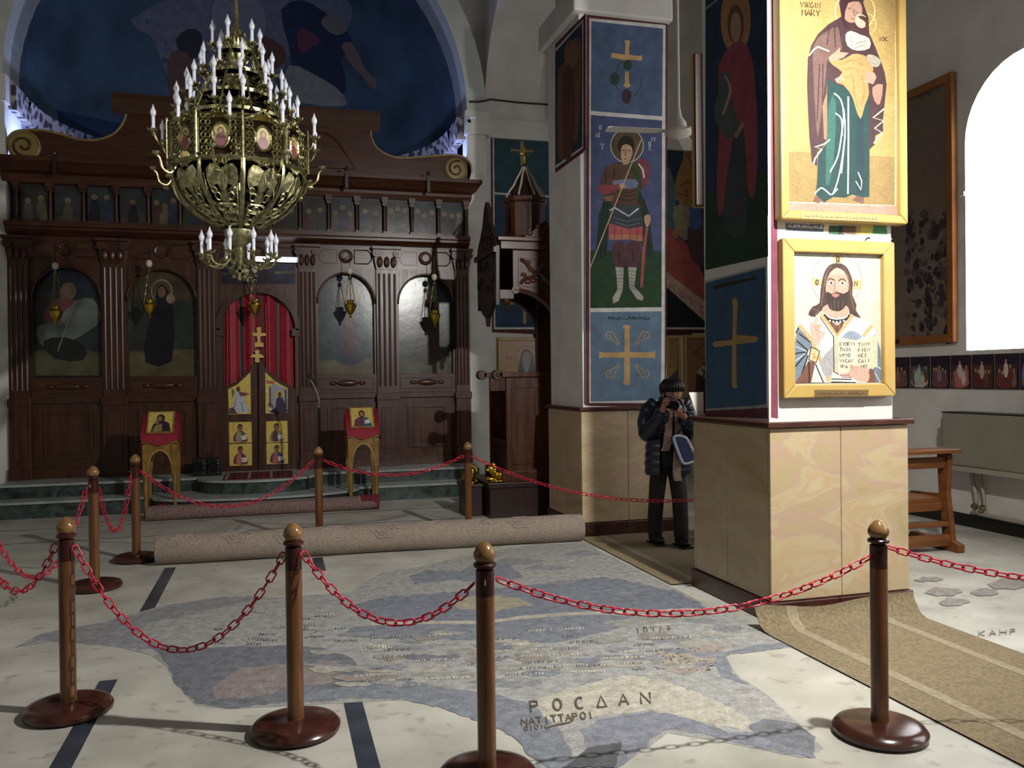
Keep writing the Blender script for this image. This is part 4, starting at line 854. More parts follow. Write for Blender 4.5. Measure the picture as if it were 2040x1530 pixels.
part(pxs([(508, 722), (508, 712), (498, 712), (503, 706), (510, 705), (507, 700), (512, 696), (518, 700), (515, 705), (522, 706), (527, 712), (517, 713), (517, 722)], 11.96, .02), 'door_finial', 'cross_gold')
part(MB().box((x0+.02, 12.08, ZB), (x1-.02, 12.09, 2.8)), 'door_backing', 'black')

# paintings in the four arched bays and the gallery
q = Paint('y', 12.08)   # horseman
q.rect(52, 525, 212, 750, '1c2c38'); q.poly([(110, 525), (210, 525), (210, 600), (150, 590)], '1c2c4a', 2); q.poly([(60, 590), (130, 580), (210, 600), (210, 700), (60, 700)], '26403c', 2); q.poly([(55, 700), (130, 695), (212, 702), (212, 748), (55, 748)], '6a6a38', 1)
q.ell(136, 580, 16, 18, '8a6a3a'); q.ell(134, 580, 8, 10, '9a6a4a'); q.poly([(105, 600), (125, 592), (148, 600), (150, 640), (95, 645), (88, 620)], '8a1c1c', 2); q.poly([(150, 600), (185, 595), (200, 625), (190, 650), (120, 690), (80, 685), (75, 650), (110, 640)], '7d8a84', 2); q.poly([(85, 680), (130, 672), (170, 690), (165, 718), (110, 715)], '26302a', 2); q.line([(150, 600), (115, 700)], 2, 'b0a890')
ppart(q, 'bay_icon', 'icon_dark')
q = Paint('y', 12.08)
q.rect(245, 525, 400, 755, '5a4a28'); q.poly([(245, 600), (400, 600), (400, 705), (245, 705)], '3c4840'); q.poly([(245, 700), (400, 695), (400, 752), (245, 752)], '7a6a34'); q.ell(322, 580, 22, 24, 'b09a5a'); q.ell(322, 580, 19, 21, '6a5a38'); q.poly([(305, 620), (312, 580), (322, 566), (335, 580), (345, 620), (342, 720), (290, 722), (292, 660)], '1f1d30', 2); q.ell(322, 582, 8, 11, '8a6048'); q.ell(340, 595, 9, 10, 'a08a50')
ppart(q, 'bay_icon', 'icon_dark')
q = Paint('y', 12.08)
q.rect(625, 535, 758, 752, '4d6268'); q.poly([(625, 720), (756, 712), (756, 750), (625, 750)], '8a7a50'); q.ell(697, 585, 20, 22, '9a8a54'); q.poly([(680, 610), (697, 600), (720, 612), (732, 660), (725, 720), (672, 722), (668, 660)], '3c4a6c', 2); q.poly([(690, 605), (705, 605), (708, 700), (685, 700)], '6a3a38', 2); q.ell(697, 590, 9, 12, '9a745a'); q.poly([(715, 575), (750, 570), (748, 640), (725, 630)], '6c7c78', 2)
ppart(q, 'bay_icon', 'icon_dark')
q = Paint('y', 12.08)
q.rect(785, 540, 915, 752, '3a4a44'); q.poly([(785, 715), (915, 710), (915, 752), (785, 752)], '6a6444'); q.ell(852, 590, 18, 20, '8a7a44'); q.poly([(835, 612), (852, 602), (872, 612), (880, 715), (828, 717)], '4a3a2c', 2); q.ell(852, 594, 8, 11, '8a6448')
ppart(q, 'bay_icon', 'icon_dark')
for i in range(15):
    x0_, x1_ = XG[i]+.04, XG[i+1]-.04; rr = random.Random(i)
    m_ = MB(); L_ = [0]
    def rc(a, b, c, d, col, L_=L_, m_=m_):
        L_[0] += 1; y = 12.02-.0001*L_[0]; m_.add([(a, y, b), (c, y, b), (c, y, d), (a, y, d)], [(0, 1, 2, 3)], col)
    rc(x0_, 3.65, x1_, 4.13, rr.choice(('3c4a50', '40484a', '34424c', '4a4436')))
    rc(x0_, 3.65, x1_, 3.72+.05*rr.random(), '5a4c30')
    nfig = rr.choice((1, 2, 3))
    for f in range(nfig):
        cx_ = x0_+(x1_-x0_)*(f+.5)/nfig; h = rr.uniform(.2, .3); w = .05+.03*rr.random(); c_ = rr.choice(('5a2c2c', '2c3a5a', '7a6a3c', '6a6258', '3a4a34', '2a2a30'))
        L_[0] += 1; y = 12.02-.0001*L_[0]
        m_.add([(cx_-w, y, 3.69), (cx_+w, y, 3.69), (cx_+w*.8, y, 3.69+h*.6), (cx_+w*.4, y, 3.69+h), (cx_-w*.4, y, 3.69+h), (cx_-w*.8, y, 3.69+h*.6)], [(0, 1, 2, 3, 4, 5)], c_)
        L_[0] += 1; y = 12.02-.0001*L_[0]; k_ = 10
        m_.add([(cx_+.036*math.cos(6.283*a/k_), y, 3.72+h+.036*math.sin(6.283*a/k_)) for a in range(k_)], [tuple(range(k_))], '9a8040')
        L_[0] += 1; y = 12.02-.0001*L_[0]; m_.add([(cx_+.018*math.cos(6.283*a/k_), y, 3.715+h+.024*math.sin(6.283*a/k_)) for a in range(k_)], [tuple(range(k_))], '8a6448')
    part(m_, 'gallery_icon', 'icon_dark')

# dome painting: pale robed figures, arms outstretched, on the curved surface
def ondome(u, v, d):
    r = ray(u, v).normalized(); c = Vector((CX, AYC, 5.5)); oc = CAM-c; rad = AR-d
    b = oc.dot(r); disc = b*b-(oc.dot(oc)-rad*rad)
    return CAM+r*(-b+math.sqrt(max(disc, 0)))
def dpoly(mb, pts, col, d, sm=2):
    if sm: pts = [(q.x, q.y) for q in crom([(a, b, 0) for a, b in pts], True, sm)]
    bm = bmesh.new(); bm.faces.new([bm.verts.new((a, b, 0)) for a, b in pts]); bmesh.ops.triangulate(bm, faces=bm.faces[:])
    for _ in range(3):
        e = [x for x in bm.edges if x.calc_length() > 22]
        if not e: break
        bmesh.ops.subdivide_edges(bm, edges=e, cuts=1); bmesh.ops.triangulate(bm, faces=bm.faces[:])
    bm.verts.index_update()
    mb.add([ondome(v.co.x, v.co.y, d) for v in bm.verts], [tuple(v.index for v in f.verts) for f in bm.faces], col); bm.free()
dp = MB()
for i, (pts, col) in enumerate((
    ([(330, 0), (380, -20), (500, -40), (640, -30), (700, 10), (690, 60), (640, 90), (600, 60), (560, 150), (520, 190), (420, 180), (360, 190), (330, 140), (345, 60), (300, 70), (260, 40)], '5c606c'),
    ([(560, 20), (600, 0), (640, 20), (690, 60), (700, 90), (680, 120), (690, 180), (640, 210), (590, 160), (575, 90)], '1a2440'),
    ([(592, 70), (605, 55), (640, 82), (620, 95), (598, 108)], '5a2836'),
    ([(640, 40), (660, 28), (685, 45), (690, 62), (670, 70), (648, 58)], '6a645c'),
    ([(680, 90), (700, 85), (715, 110), (730, 140), (750, 160), (748, 176), (735, 172), (720, 150), (700, 130)], '6d5a4c'),
    ([(575, 130), (620, 145), (670, 175), (690, 200), (680, 212), (600, 205), (560, 190)], '7d7a74'),
    ([(490, 90), (520, 70), (560, 90), (570, 120), (540, 140), (500, 120)], '54301e'),
    ([(350, 80), (375, 58), (400, 65), (402, 100), (385, 120), (365, 110)], '2a2a34'),
    ([(335, 120), (355, 100), (380, 115), (390, 160), (370, 190), (340, 190)], '5a3c2c'),
    ([(430, -10), (470, -20), (520, 0), (530, 60), (500, 100), (440, 90), (420, 40)], '6c7078'))):
    dpoly(dp, pts, col, .004+.002*i)
o = dp.build('dome_painting', 'mural', dome); 
# ------------------------------------------------------------------ barrier posts and chains
POST = None
def post(x, y, label, h=.95, lean=(0, 0)):
    global POST
    if POST is None:
        t = thing('barrier_post', label, 'barrier post', (0, 0, 0), group='wooden barrier posts around the mosaic')
        MB().lathe((0, 0, 0), [(.17, 0), (.198, .012), (.2, .03), (.185, .048), (.15, .058), (.05, .064), (.0, .064)], 36).build('base', 'post_base', t, smooth=2)
        MB().lathe((0, 0, .06), [(.039, 0), (.037, .02), (.037, .68)], 18).build('pole', 'post_wood', t, smooth=2)
        MB().lathe((0, 0, .74), [(.037, 0), (.037, .1), (.028, .108), (.028, .112), (.045, .114), (.046, .124), (.04, .13), (.026, .134)], 18).build('collar', 'post_dark', t, smooth=2)
        MB().lathe((0, 0, .866), [(.02, 0), (.034, .008), (.044, .024), (.045, .04), (.036, .06), (.02, .078), (.006, .086), (.001, .087)], 18).build('finial', 'post_ball', t, smooth=True)
        MB().tube([(.012*math.cos(a)+.045, 0, .8+.012*math.sin(a)) for a in [i*.7854 for i in range(8)]], .0025, 5, closed=True).build('chain_eye', 'brass', t)
        POST = t
    else: t = copy_tree(POST)
    t.location = (x, y, 0); t.rotation_euler = (lean[0], lean[1], R.uniform(0, 6)); t['label'] = label; return t
PP = {'1': (-.975, 4.5), '2': (.076, 3.944), '3': (.793, 3.23), '4': (2.56, 3.137), 'B': (-1.355, 7.16), 'C': (-1.2, 8.16), 'D': (.407, 8.345), 'E': (1.888, 8.35)}
LB = {'1': 'leftmost wooden barrier post of the front row', '2': 'second barrier post from the left in the front row', '3': 'nearest barrier post with its foot cut off by the photo edge', '4': 'barrier post standing in front of the near pillar', 'B': 'leftmost barrier post of the back rows', 'C': 'back barrier post at the left end of the long rolled carpet', 'D': 'back barrier post below the microphone stand', 'E': 'back barrier post beside the gold lions'}
for k, (x, y) in PP.items(): post(x, y, LB[k])
# one link, shared by every chain
lk = bmesh.new(); lkb = MB(); path = []
for cx_, cy_, a0 in ((.017, .006, 0), (.017, -.006, -90), (-.017, -.006, -180), (-.017, .006, -270)): pass
for cx_, cz_, a0 in ((.0195, .006, 0), (-.0195, .006, 90), (-.0195, -.006, 180), (.0195, -.006, 270)):
    for a in (10, 80): path.append((cx_+.009*math.cos(math.radians(a0+a)), 0, cz_+.009*math.sin(math.radians(a0+a))))
lkb.tube(path, .0041, 5, closed=True)
LINK = None
def chain(p0, p1, sag, label, end=1.0):
    global LINK
    p0, p1 = Vector(p0), Vector(p1); t = thing('barrier_chain', label, 'chain', p0, group='red plastic chains between the posts')
    N = 400; pts = [p0.lerp(p1, i/N)-Vector((0, 0, 4*sag*(i/N)*(1-i/N))) for i in range(N+1)]
    d = [0]
    for i in range(N): d.append(d[-1]+(pts[i+1]-pts[i]).length)
    pit = .0495; n = int(d[-1]/pit); j = 0
    for i in range(n):
        s = (i+.5)*d[-1]/n
        if s > d[-1]*end: break
        while d[j+1] < s: j += 1
        f = (s-d[j])/(d[j+1]-d[j]); p = pts[j].lerp(pts[j+1], f); tn = (pts[j+1]-pts[j]).normalized()
        if LINK is None:
            o = lkb.build('link', 'chain_red', t, smooth=True); LINK = o
        else: o = LINK.copy(); COL.objects.link(o); o.parent = t
        sd = Vector((0, 0, 1)).cross(tn).normalized(); up = tn.cross(sd); tw = (0 if i % 2 else math.pi/2)+.5+R.uniform(-.15, .15)
        y_ = sd*math.cos(tw)+up*math.sin(tw); z_ = tn.cross(y_)
        o.matrix_local = Matrix(((tn.x, y_.x, z_.x, p.x-p0.x), (tn.y, y_.y, z_.y, p.y-p0.y), (tn.z, y_.z, z_.z, p.z-p0.z), (0, 0, 0, 1)))
    return t
def pe(k, dx, dy, z=.82): return (PP[k][0]+dx, PP[k][1]+dy, z)
chain(pe('1', .04, -.02, .81), pe('2', -.04, .02, .81), .47, 'red chain sagging between the two left front posts')
chain(pe('2', .04, -.03, .82), pe('3', -.04, .03, .78), .23, 'red chain between the second and the nearest front post')
chain(pe('3', .05, 0, .8), pe('4', -.045, .0, .79), .19, 'red chain hanging in front of the near pillar base')
chain(pe('4', .045, 0, .83), (4.5, 2.6, .83), .17, 'red chain running from the near pillar post to the right edge')
chain(pe('1', -.045, 0, .82), (-1.52, 5.05, .82), .27, 'red chain from the leftmost front post to the left edge')
chain(pe('B', -.045, 0, .8), (-1.77, 6.0, .8), .56, 'red chain from the leftmost back post to the left edge')
chain(pe('B', .03, .04, .78), pe('C', -.03, -.04, .78), .42, 'short red chain between the two left back posts')
chain(pe('C', .045, 0, .8), pe('D', -.045, 0, .82), .38, 'red chain across the bowed steps between back posts')
chain(pe('D', .045, 0, .82), pe('E', -.045, 0, .81), .17, 'red chain before the right icon stand')
chain(pe('E', .045, 0, .8), (4.3, 6.0, .75), .315, 'red chain from the lion post across the wooden throne')

# ------------------------------------------------------------------ carpets
def roll(p0, p1, r, name, label, m, endm, wob=.006):
    p0, p1 = Vector(p0), Vector(p1); d = (p1-p0); L = d.length; d.normalize(); sd = Vector((-d.y, d.x, 0))
    t = thing(name, label, 'carpet', p0)
    rings = []; n = 24
    for i in range(25):
        c = p0+d*(L*i/24)+Vector((0, 0, r)); w = wob*math.sin(i*.9)
        rings.append([c+sd*((r+w)*1.06*math.cos(2*math.pi*j/n))+Vector((0, 0, max(-r, (r+w*.5)*math.sin(2*math.pi*j/n)))) for j in range(n)])
    MB(p0).loft(rings).build('carpet_body', m, t, smooth=2)
    for e, s in ((p0, -1), (p1, 1)):
        sp = []
        for i in range(60):
            a = i*.33; rr = r*(.96-.9*i/60); sp.append(e+d*s*.002+Vector((0, 0, r))+sd*(rr*math.cos(a))+Vector((0, 0, rr*math.sin(a))))
        MB(p0).tube(sp, .006, 4).build('spiral_end', endm, t)
    return t
roll((-1.0, 7.93, 0), (2.87, 7.73, 0), .128, 'rolled_carpet', 'long thick beige carpet rolled up beyond the mosaic', 'rug_roll', mat('rug_back', '7d6a48', rough=.95))
t = roll((-1.42, 10.42, 0), (1.22, 10.42, 0), .085, 'rolled_carpet', 'thinner pinkish carpet rolled up before the steps', 'rug_pink', 'rug_wine', .004)
MB((-1.42, 10.42, 0)).lathe((1.0, 10.42, .088), [(.092, 0), (.093, .222)], 20, None, (1, 0, 0)).build('wine_end_band', 'rug_wine', t, smooth=2)
t = bpy.data.objects['rolled_carpet']; mat('rug_motif', 'a3968a', rough=.95); rp0, rp1 = Vector((-1.0, 7.93, 0)), Vector((2.87, 7.73, 0)); rd = (rp1-rp0).normalized(); rs = Vector((-rd.y, rd.x, 0))
for k in range(9):
    for rr_ in (.09, .055, .022):
        pts = []
        for j in range(28):
            a = j*.2244; q_ = rr_*(1+.13*math.cos(a*6)); al = .25+.43*k+q_*1.25*math.cos(a); th_ = math.pi-.75+q_/.128*math.sin(a)*.8-.2*(k % 2)
            pts.append(rp0+rd*al+Vector((0, 0, .128))+rs*(.1385*math.cos(th_))+Vector((0, 0, .1325*math.sin(th_))))
        MB(rp0).tube(pts, .0035, 4, closed=True).build('medallion', 'rug_motif', t)

# aisle runners
def runner(name, label, x0, x1, y0, y1, curl=0):
    t = thing(name, label, 'carpet', ((x0+x1)/2, y0, 0)); o_ = WL(t)
    ys = [(y0+(y1-y0)*i/30, .008) for i in range(31)]
    if curl: ys = [p for p in ys if p[0] < y1-.16]+[(y1-.16+.16*math.sin(a), .008+.13*(1-math.cos(a))) for a in [i*.17 for i in range(10)]]
    def strip(xa, xb, dz, m, nm):
        A = []
        for x in [xa+(xb-xa)*i/24 for i in range(25)]:
            A.append([Vector((x, y+(.03*math.sin(x*7+1) if curl and z > .012 else 0), z+dz+(.02*math.sin(x*5) if z > .05 else 0))) for y, z in ys])
        top = MB(o_).loft(A, closed=False); top.loft([[v-Vector((0, 0, .008+dz*0)) for v in r_] for r_ in A], closed=False)
        return top.build(nm, m, t, smooth=True)
    strip(x0, x1, 0, 'rug_runner', 'carpet_body')
    for xa in (x0+.2, x1-.3): strip(xa, xa+.07, .0012, 'rug_band', 'border_band')
    return t
runner('aisle_runner', 'tan patterned runner carpet with a curled end at the near pillar', 2.893, 4.05, 1.9, 4.66, 1)
runner('aisle_runner', 'brown runner carpet the photographer stands on', 2.893, 4.2, 5.84, 7.84)
t_ = MB((-.2, 11.0, .37)).box((-.62, 10.95, .371), (.22, 11.75, .378)); o = t_.build('door_mat', paintmat('woven_red', .9, .5, 30)); 
at = MB((-.2, 11.0, .37)); at.box((-.62, 10.95, .371), (.22, 11.75, .378), '5a1424')
for i in range(9): at.box((-.6+.09*i, 10.97, .378), (-.57+.09*i, 11.7, .3785), ('a08a78', '2c1018', '7a2430')[i % 3])
bpy.data.objects.remove(o); o = at.build('door_mat', 'woven_red'); tag(o, 'small red striped woven mat before the royal doors', 'mat')

# ------------------------------------------------------------------ icon stands, speakers, microphone
def stand(x, y, zt, label, who):
    t = thing('icon_stand', label, 'icon stand', (x, y, 0)); o_ = (x, y, 0); w = .185; D = .17
    for sx in (-1, 1):
        for sy in (-1, 1):
            MB(o_).lathe((x+sx*(w-.025), y+sy*D, 0), [(.022, 0), (.03, .02), (.022, .05), (.026, .3), (.03, .5), (.026, .52)], 10).box((x+sx*(w-.025)-.03, y+sy*D-.03, .5), (x+sx*(w-.025)+.03, y+sy*D+.03, .86)).build('leg', 'gold_wood', t, smooth=2)
    for sy in (-1, 1):
        yy = y+sy*D; a = arch_pts(x-w+.05, x+w-.05, .55, .79)
        MB(o_).prism([(x-w+.03, yy-.015, .87), (x-w+.03, yy-.015, .5)]+[(p, yy-.015, z) for p, z in a]+[(x+w-.03, yy-.015, .5), (x+w-.03, yy-.015, .87)], (0, .03, 0)).build('fretwork_arch', 'gold_wood', t)
        MB(o_).tube([(p, yy-.017, z) for p, z in a], .011, 5).build('arch_moulding', 'frame_gold', t)
    MB(o_).box((x-w-.015, y-D-.03, .87), (x+w+.015, y+D+.03, .9)).build('top_board', 'gold_wood', t, bevel=.005)
    # sloping desk under a red cloth
    y0, y1, z0, z1 = y-D-.02, y+D-.12, .92, zt
    MB(o_).prism([(x-w, y0, .9), (x-w, y0, z0), (x-w, y1, z1), (x-w, y1, .9)], (2*w, 0, 0)).build('desk', 'gold_wood', t)
    n = 14; A = []
    for i in range(n+1):
        f = i/n; A.append([Vector((x-w-.02+(2*w+.04)*f, yy+dy, z)) for yy, z, dy in ((y1+.02, z1+.012, 0), (y1, z1+.018, 0), (y0-.012, z0+.012, 0), (y0-.022, z0-.01-.07*(1-abs(2*f-1))-.005*math.sin(f*20), 0))])
    MB(o_).loft(A, closed=False).build('red_cloth', 'cloth_red', t, smooth=True)
    for s in (-1, 1):
        xe = x+s*(w+.022); MB(o_).loft([[Vector((xe+.006*math.sin(j*2.1), y0+(y1-y0)*j/6, z0+(z1-z0)*j/6+.015)) for j in range(7)], [Vector((xe+s*.008+.012*math.sin(j*2.1), y0+(y1-y0)*j/6, z0+(z1-z0)*j/6-.16+.02*math.sin(j*1.7))) for j in range(7)]], closed=False).build('cloth_drop', 'cloth_red', t, smooth=True)
    sl = Vector((0, y1-y0, z1-z0)).normalized(); nr = Vector((0, -sl.z, sl.y)); c = Vector((x, (y0+y1)/2, (z0+z1)/2+.02))+sl*.03; hw, hh = .155, .165; ux = Vector((1, 0, 0))
    def P(a, b, d): return c+ux*a+sl*b+nr*d
    MB(o_).add([P(-hw, -hh, 0), P(hw, -hh, 0), P(hw, hh, 0), P(-hw, hh, 0), P(-hw, -hh, .025), P(hw, -hh, .025), P(hw, hh, .025), P(-hw, hh, .025)], [(0, 3, 2, 1), (4, 5, 6, 7), (0, 1, 5, 4), (1, 2, 6, 5), (2, 3, 7, 6), (3, 0, 4, 7)]).build('icon_board', 'gold_wood', t, bevel=.006)
    m = MB(o_); L = [.026]
    def pol(pts, col):
        L[0] += .0002; m.add([P(a*hw*.86, b*hh*.88, L[0]) for a, b in pts], [tuple(range(len(pts)))], col)
    def el(a, b, ra, rb, col): pol([(a+ra*math.cos(i*.4488), b+rb*math.sin(i*.4488)) for i in range(14)], col)
    pol([(-1, -1), (1, -1), (1, 1), (-1, 1)], 'c9ac2c')
    if who == 0:
        pol([(-.75, -1), (-.6, -.3), (-.3, .1), (.3, .1), (.75, -.2), (.9, -1)], '33242c'); el(.0, .35, .34, .42, '2c1c20'); el(-.05, .3, .2, .26, '8a6038'); pol([(-.6, -1), (-.4, -.4), (.1, -.2), (.2, -1)], '8a7a3c'); el(-.3, -.05, .16, .2, '8a6038')
    else:
        pol([(-.8, -1), (-.7, -.3), (-.3, 0), (.3, 0), (.75, -.35), (.85, -1)], '6a2c3c'); pol([(.1, 0), (.4, -.02), (.78, -.4), (.85, -1), (.1, -1)], '2c5a70'); el(0, .35, .3, .4, '3a2a1c'); el(0, .3, .18, .26, '9a7048'); pol([(-.12, .12), (0, -.05), (.12, .12)], '4a3020'); pol([(.2, -.75), (.75, -.7), (.7, -.3), (.25, -.35)], 'd0d0c8')
    m.build('icon_picture', 'icon', t)
    return t
stand(-1.3, 10.85, 1.2, 'gilded icon stand with a mother and child icon, left of the doors', 0)
stand(1.07, 10.85, 1.2, 'gilded icon stand with a bearded man icon, right of the doors', 1)
o = MB((-1.3, 10.78, 0)).ell((-1.3, 10.78, .07), (.1, .08, .07), 14, 8).ell((-1.26, 10.78, .15), (.03, .03, .03), 8, 6).build('cloth_bundle', 'cloth_red', smooth=True); tag(o, 'dark red cloth bundle on the floor under the left icon stand', 'cloth')
for i, (u, lb) in enumerate(((399, 'left one of two small black loudspeakers on the top step'), (428, 'right one of two small black loudspeakers on the top step'))):
    p = pz(u, 944, .37); y = 11.62; x = py(u, 944, y).x
    t = thing('loudspeaker', lb, 'loudspeaker', (x, y, .37), group='black loudspeakers on the step')
    MB((x, y, .37)).box((x-.085, y-.08, .37), (x+.085, y+.08, .6)).build('cabinet', 'black', t, bevel=.008)
    MB((x, y, .37)).lathe((x-.02, y-.081, .49), [(.062, 0), (.055, .006), (.02, -.02)], 18, None, (0, -1, 0)).build('speaker_cone', 'iron', t, smooth=2)
    for z in (.41, .48, .53, .57): MB((x, y, .37)).lathe((x+.05, y-.081, z), [(.009, 0), (.009, .01), (.001, .011)], 8, None, (0, -1, 0)).build('knob', mat('chrome', 'd8d8d8', rough=.15, metal=1), t)
x, y = .53, 10.62
t = thing('microphone_stand', 'slim microphone stand with bent gooseneck before the screen', 'microphone', (x, y, 0)); o_ = (x, y, 0)
MB(o_).lathe((x, y, 0), [(.13, 0), (.13, .012), (.02, .03)], 20).build('base', 'iron', t)
MB(o_).cyl((x, y, .02), (x, y, 1.25), .013).build('pole', 'iron', t)
MB(o_).tube(crom([(x, y, 1.25), (x+.0, y, 1.38), (x-.05, y, 1.52), (x-.1, y, 1.6)], k=5), .008).build('gooseneck', 'metal_grey', t, smooth=True)
MB(o_).cyl((x-.03, y, 1.545), (x-.14, y, 1.67), .016, .02).build('microphone_head', 'black', t)
MB(o_).tube(crom([(x-.02, y, 1.55), (x-.06, y+.05, 1.5), (x-.03, y+.02, 1.35), (x+.015, y-.01, 1.2), (x+.015, y-.01, .1)], k=5), .005).build('cable', 'black', t, smooth=True)

# ------------------------------------------------------------------ hanging oil lamps
def oil_lamp(u, vb, vl, label, Y=11.62):
    pb, pl = py(u, vb, Y), py(u, vl, Y); x = pb.x
    t = thing('hanging_oil_lamp', label, 'oil lamp', (x, Y, pb.z), group='hanging brass lamps before the altar screen'); o_ = (x, Y, pb.z)
    MB(o_).lathe((x, Y, pb.z), [(.002, -.05), (.03, -.035), (.042, 0), (.03, .035), (.002, .05)], 14).build('ostrich_egg', mat('egg', 'cfc4b4', rough=.4), t, smooth=True)
    MB(o_).cyl((x, Y, pb.z+.045), (x, Y, max(3.3, pb.z+.1)), .004, n=6).cyl((x, Y, max(3.29, pb.z+.09)), (x, Y+.28, max(3.3, pb.z+.1)), .006, n=6).build('suspension_rod', 'iron', t)
    zl = pl.z
    MB(o_).lathe((x, Y, pb.z-.12), [(.004, .07), (.022, .05), (.03, .02), (.01, 0)], 10).build('chain_cap', 'brass', t, smooth=2)
    for k in range(3):
        a = k*2.094+.5
        pts = [Vector((x+.015*math.cos(a), Y+.015*math.sin(a), pb.z-.1)).lerp(Vector((x+.085*math.cos(a), Y+.085*math.sin(a), zl+.03)), j/16)+Vector((.004*math.cos(j*math.pi), .004*math.sin(j*1.57), 0)) for j in range(17)]
        MB(o_).tube(pts, .005, 4).build('chain', 'brass', t)
    MB(o_).lathe((x, Y, zl), [(.004, -.15), (.02, -.13), (.012, -.11), (.035, -.08), (.06, -.04), (.075, .0), (.088, .03), (.07, .04), (.045, .06), (.05, .09), (.04, .1)], 16).build('lamp_bowl', 'gold', t, smooth=2)
    return t
oil_lamp(110, 530, 625, 'brass oil lamp before the horseman icon')
oil_lamp(297, 525, 612, 'brass oil lamp before the dark mother icon')
oil_lamp(507, 537, 612, 'brass oil lamp before the red curtain')
oil_lamp(697, 540, 612, 'brass oil lamp before the blue robed figure icon')
oil_lamp(865, 552, 632, 'brass oil lamp before the rightmost arched icon')
# fluorescent tube
a, b = py(510, 517, 11.86), py(590, 517, 11.86)
t = thing('fluorescent_lamp', 'lit white fluorescent tube above the royal doors', 'lamp', ((a.x+b.x)/2, 11.9, a.z)); o_ = WL(t)
MB(o_).box((a.x-.03, 11.9, a.z-.02), (b.x+.03, 11.999, a.z+.05)).build('batten', 'white_lamp', t)
MB(o_).cyl((a.x, 11.875, a.z), (b.x, 11.875, a.z), .017, n=12).build('glowing_tube', 'tube_glow', t, smooth=2)
for xx in (a.x-.02, b.x+.005): MB(o_).box((xx, 11.855, a.z-.02), (xx+.015, 11.9, a.z+.02)).build('end_cap', 'white_lamp', t)
# camera and garland on the right pilaster
p = py(935, 241, 11.9); t = thing('security_camera', 'small white dome camera on the right pilaster corner', 'camera', (p.x, 11.95, p.z))
MB(WL(t)).box((p.x, 11.9, p.z+.03), (p.x+.1, 11.95, p.z+.07)).build('bracket', 'white_lamp', t)
MB(WL(t)).cyl((p.x+.01, 11.95, p.z), (p.x-.01, 11.86, p.z-.015), .045, .04, 14).build('camera_body', 'white_lamp', t, smooth=2)
MB(WL(t)).lathe((p.x-.01, 11.858, p.z-.015), [(.03, 0), (.024, .015), (.001, .018)], 12, None, (-.2, -1, -.1)).build('lens', 'black', t, smooth=True)
g = [py(u, v, 11.92) for u, v in ((936, 202), (955, 203), (975, 199))]+[py(u, v, 12.22) for u, v in ((984, 199), (1040, 205), (1105, 209))]
o = MB().tube(crom(g, k=4), .014, 5).build('wire_garland', mat('garland', '241a16', '3a2c22', rough=.9, scale=90), smooth=True); tag(o, 'dark string garland along the impost right of the screen', 'garland')
g = [py(u, v, 12.17) for u, v in ((1101, -20), (1101, 50), (1101, 130), (1101, 240))]
o = MB().tube(crom(g, k=4), .012, 5).build('wire_garland', 'garland', smooth=True); tag(o, 'dark string garland hanging vertically beside the far pillar', 'garland')
# ------------------------------------------------------------------ chandelier
CXX, CYY = -.245, 7.0
def zc(v): return py(478, v, CYY).z
ZT = zc(540)
CH_ = thing('chandelier', 'large tiered brass chandelier with white candle bulbs and pierced bowl', 'chandelier', (CXX, CYY, ZT)); co = (CXX, CYY, ZT)
def cm(): return MB(co)
# stem and vase knops up to the ceiling
pr = [(.012, zc(530)), (.02, zc(520)), (.03, zc(512)), (.045, zc(503)), (.03, zc(494)), (.05, zc(488)), (.085, zc(482)), (.115, zc(470)), (.12, zc(460)), (.105, zc(456)), (.05, zc(455)), (.03, zc(440)), (.03, zc(345)), (.1, zc(335)), (.03, zc(325)), (.03, zc(250)), (.12, zc(240)), (.16, zc(225)), (.05, zc(215)), (.11, zc(205)), (.13, zc(195)), (.04, zc(180)), (.09, zc(165)), (.1, zc(155)), (.035, zc(140)), (.07, zc(122)), (.08, zc(112)), (.03, zc(95)), (.05, zc(75)), (.055, zc(66)), (.02, zc(50)), (.02, zc(20)), (.012, zc(0)), (.012, 6.2)]
cm().lathe((CXX, CYY, 0), pr, 20).build('stem', 'brass', CH_, smooth=2)
cm().tube([(CXX+.012*math.sin(i*1.57), CYY+.012*math.cos(i*1.57), 6.2+(ZC-6.2)*i/60) for i in range(61)], .012, 5).build('suspension_chain', 'iron', CH_)
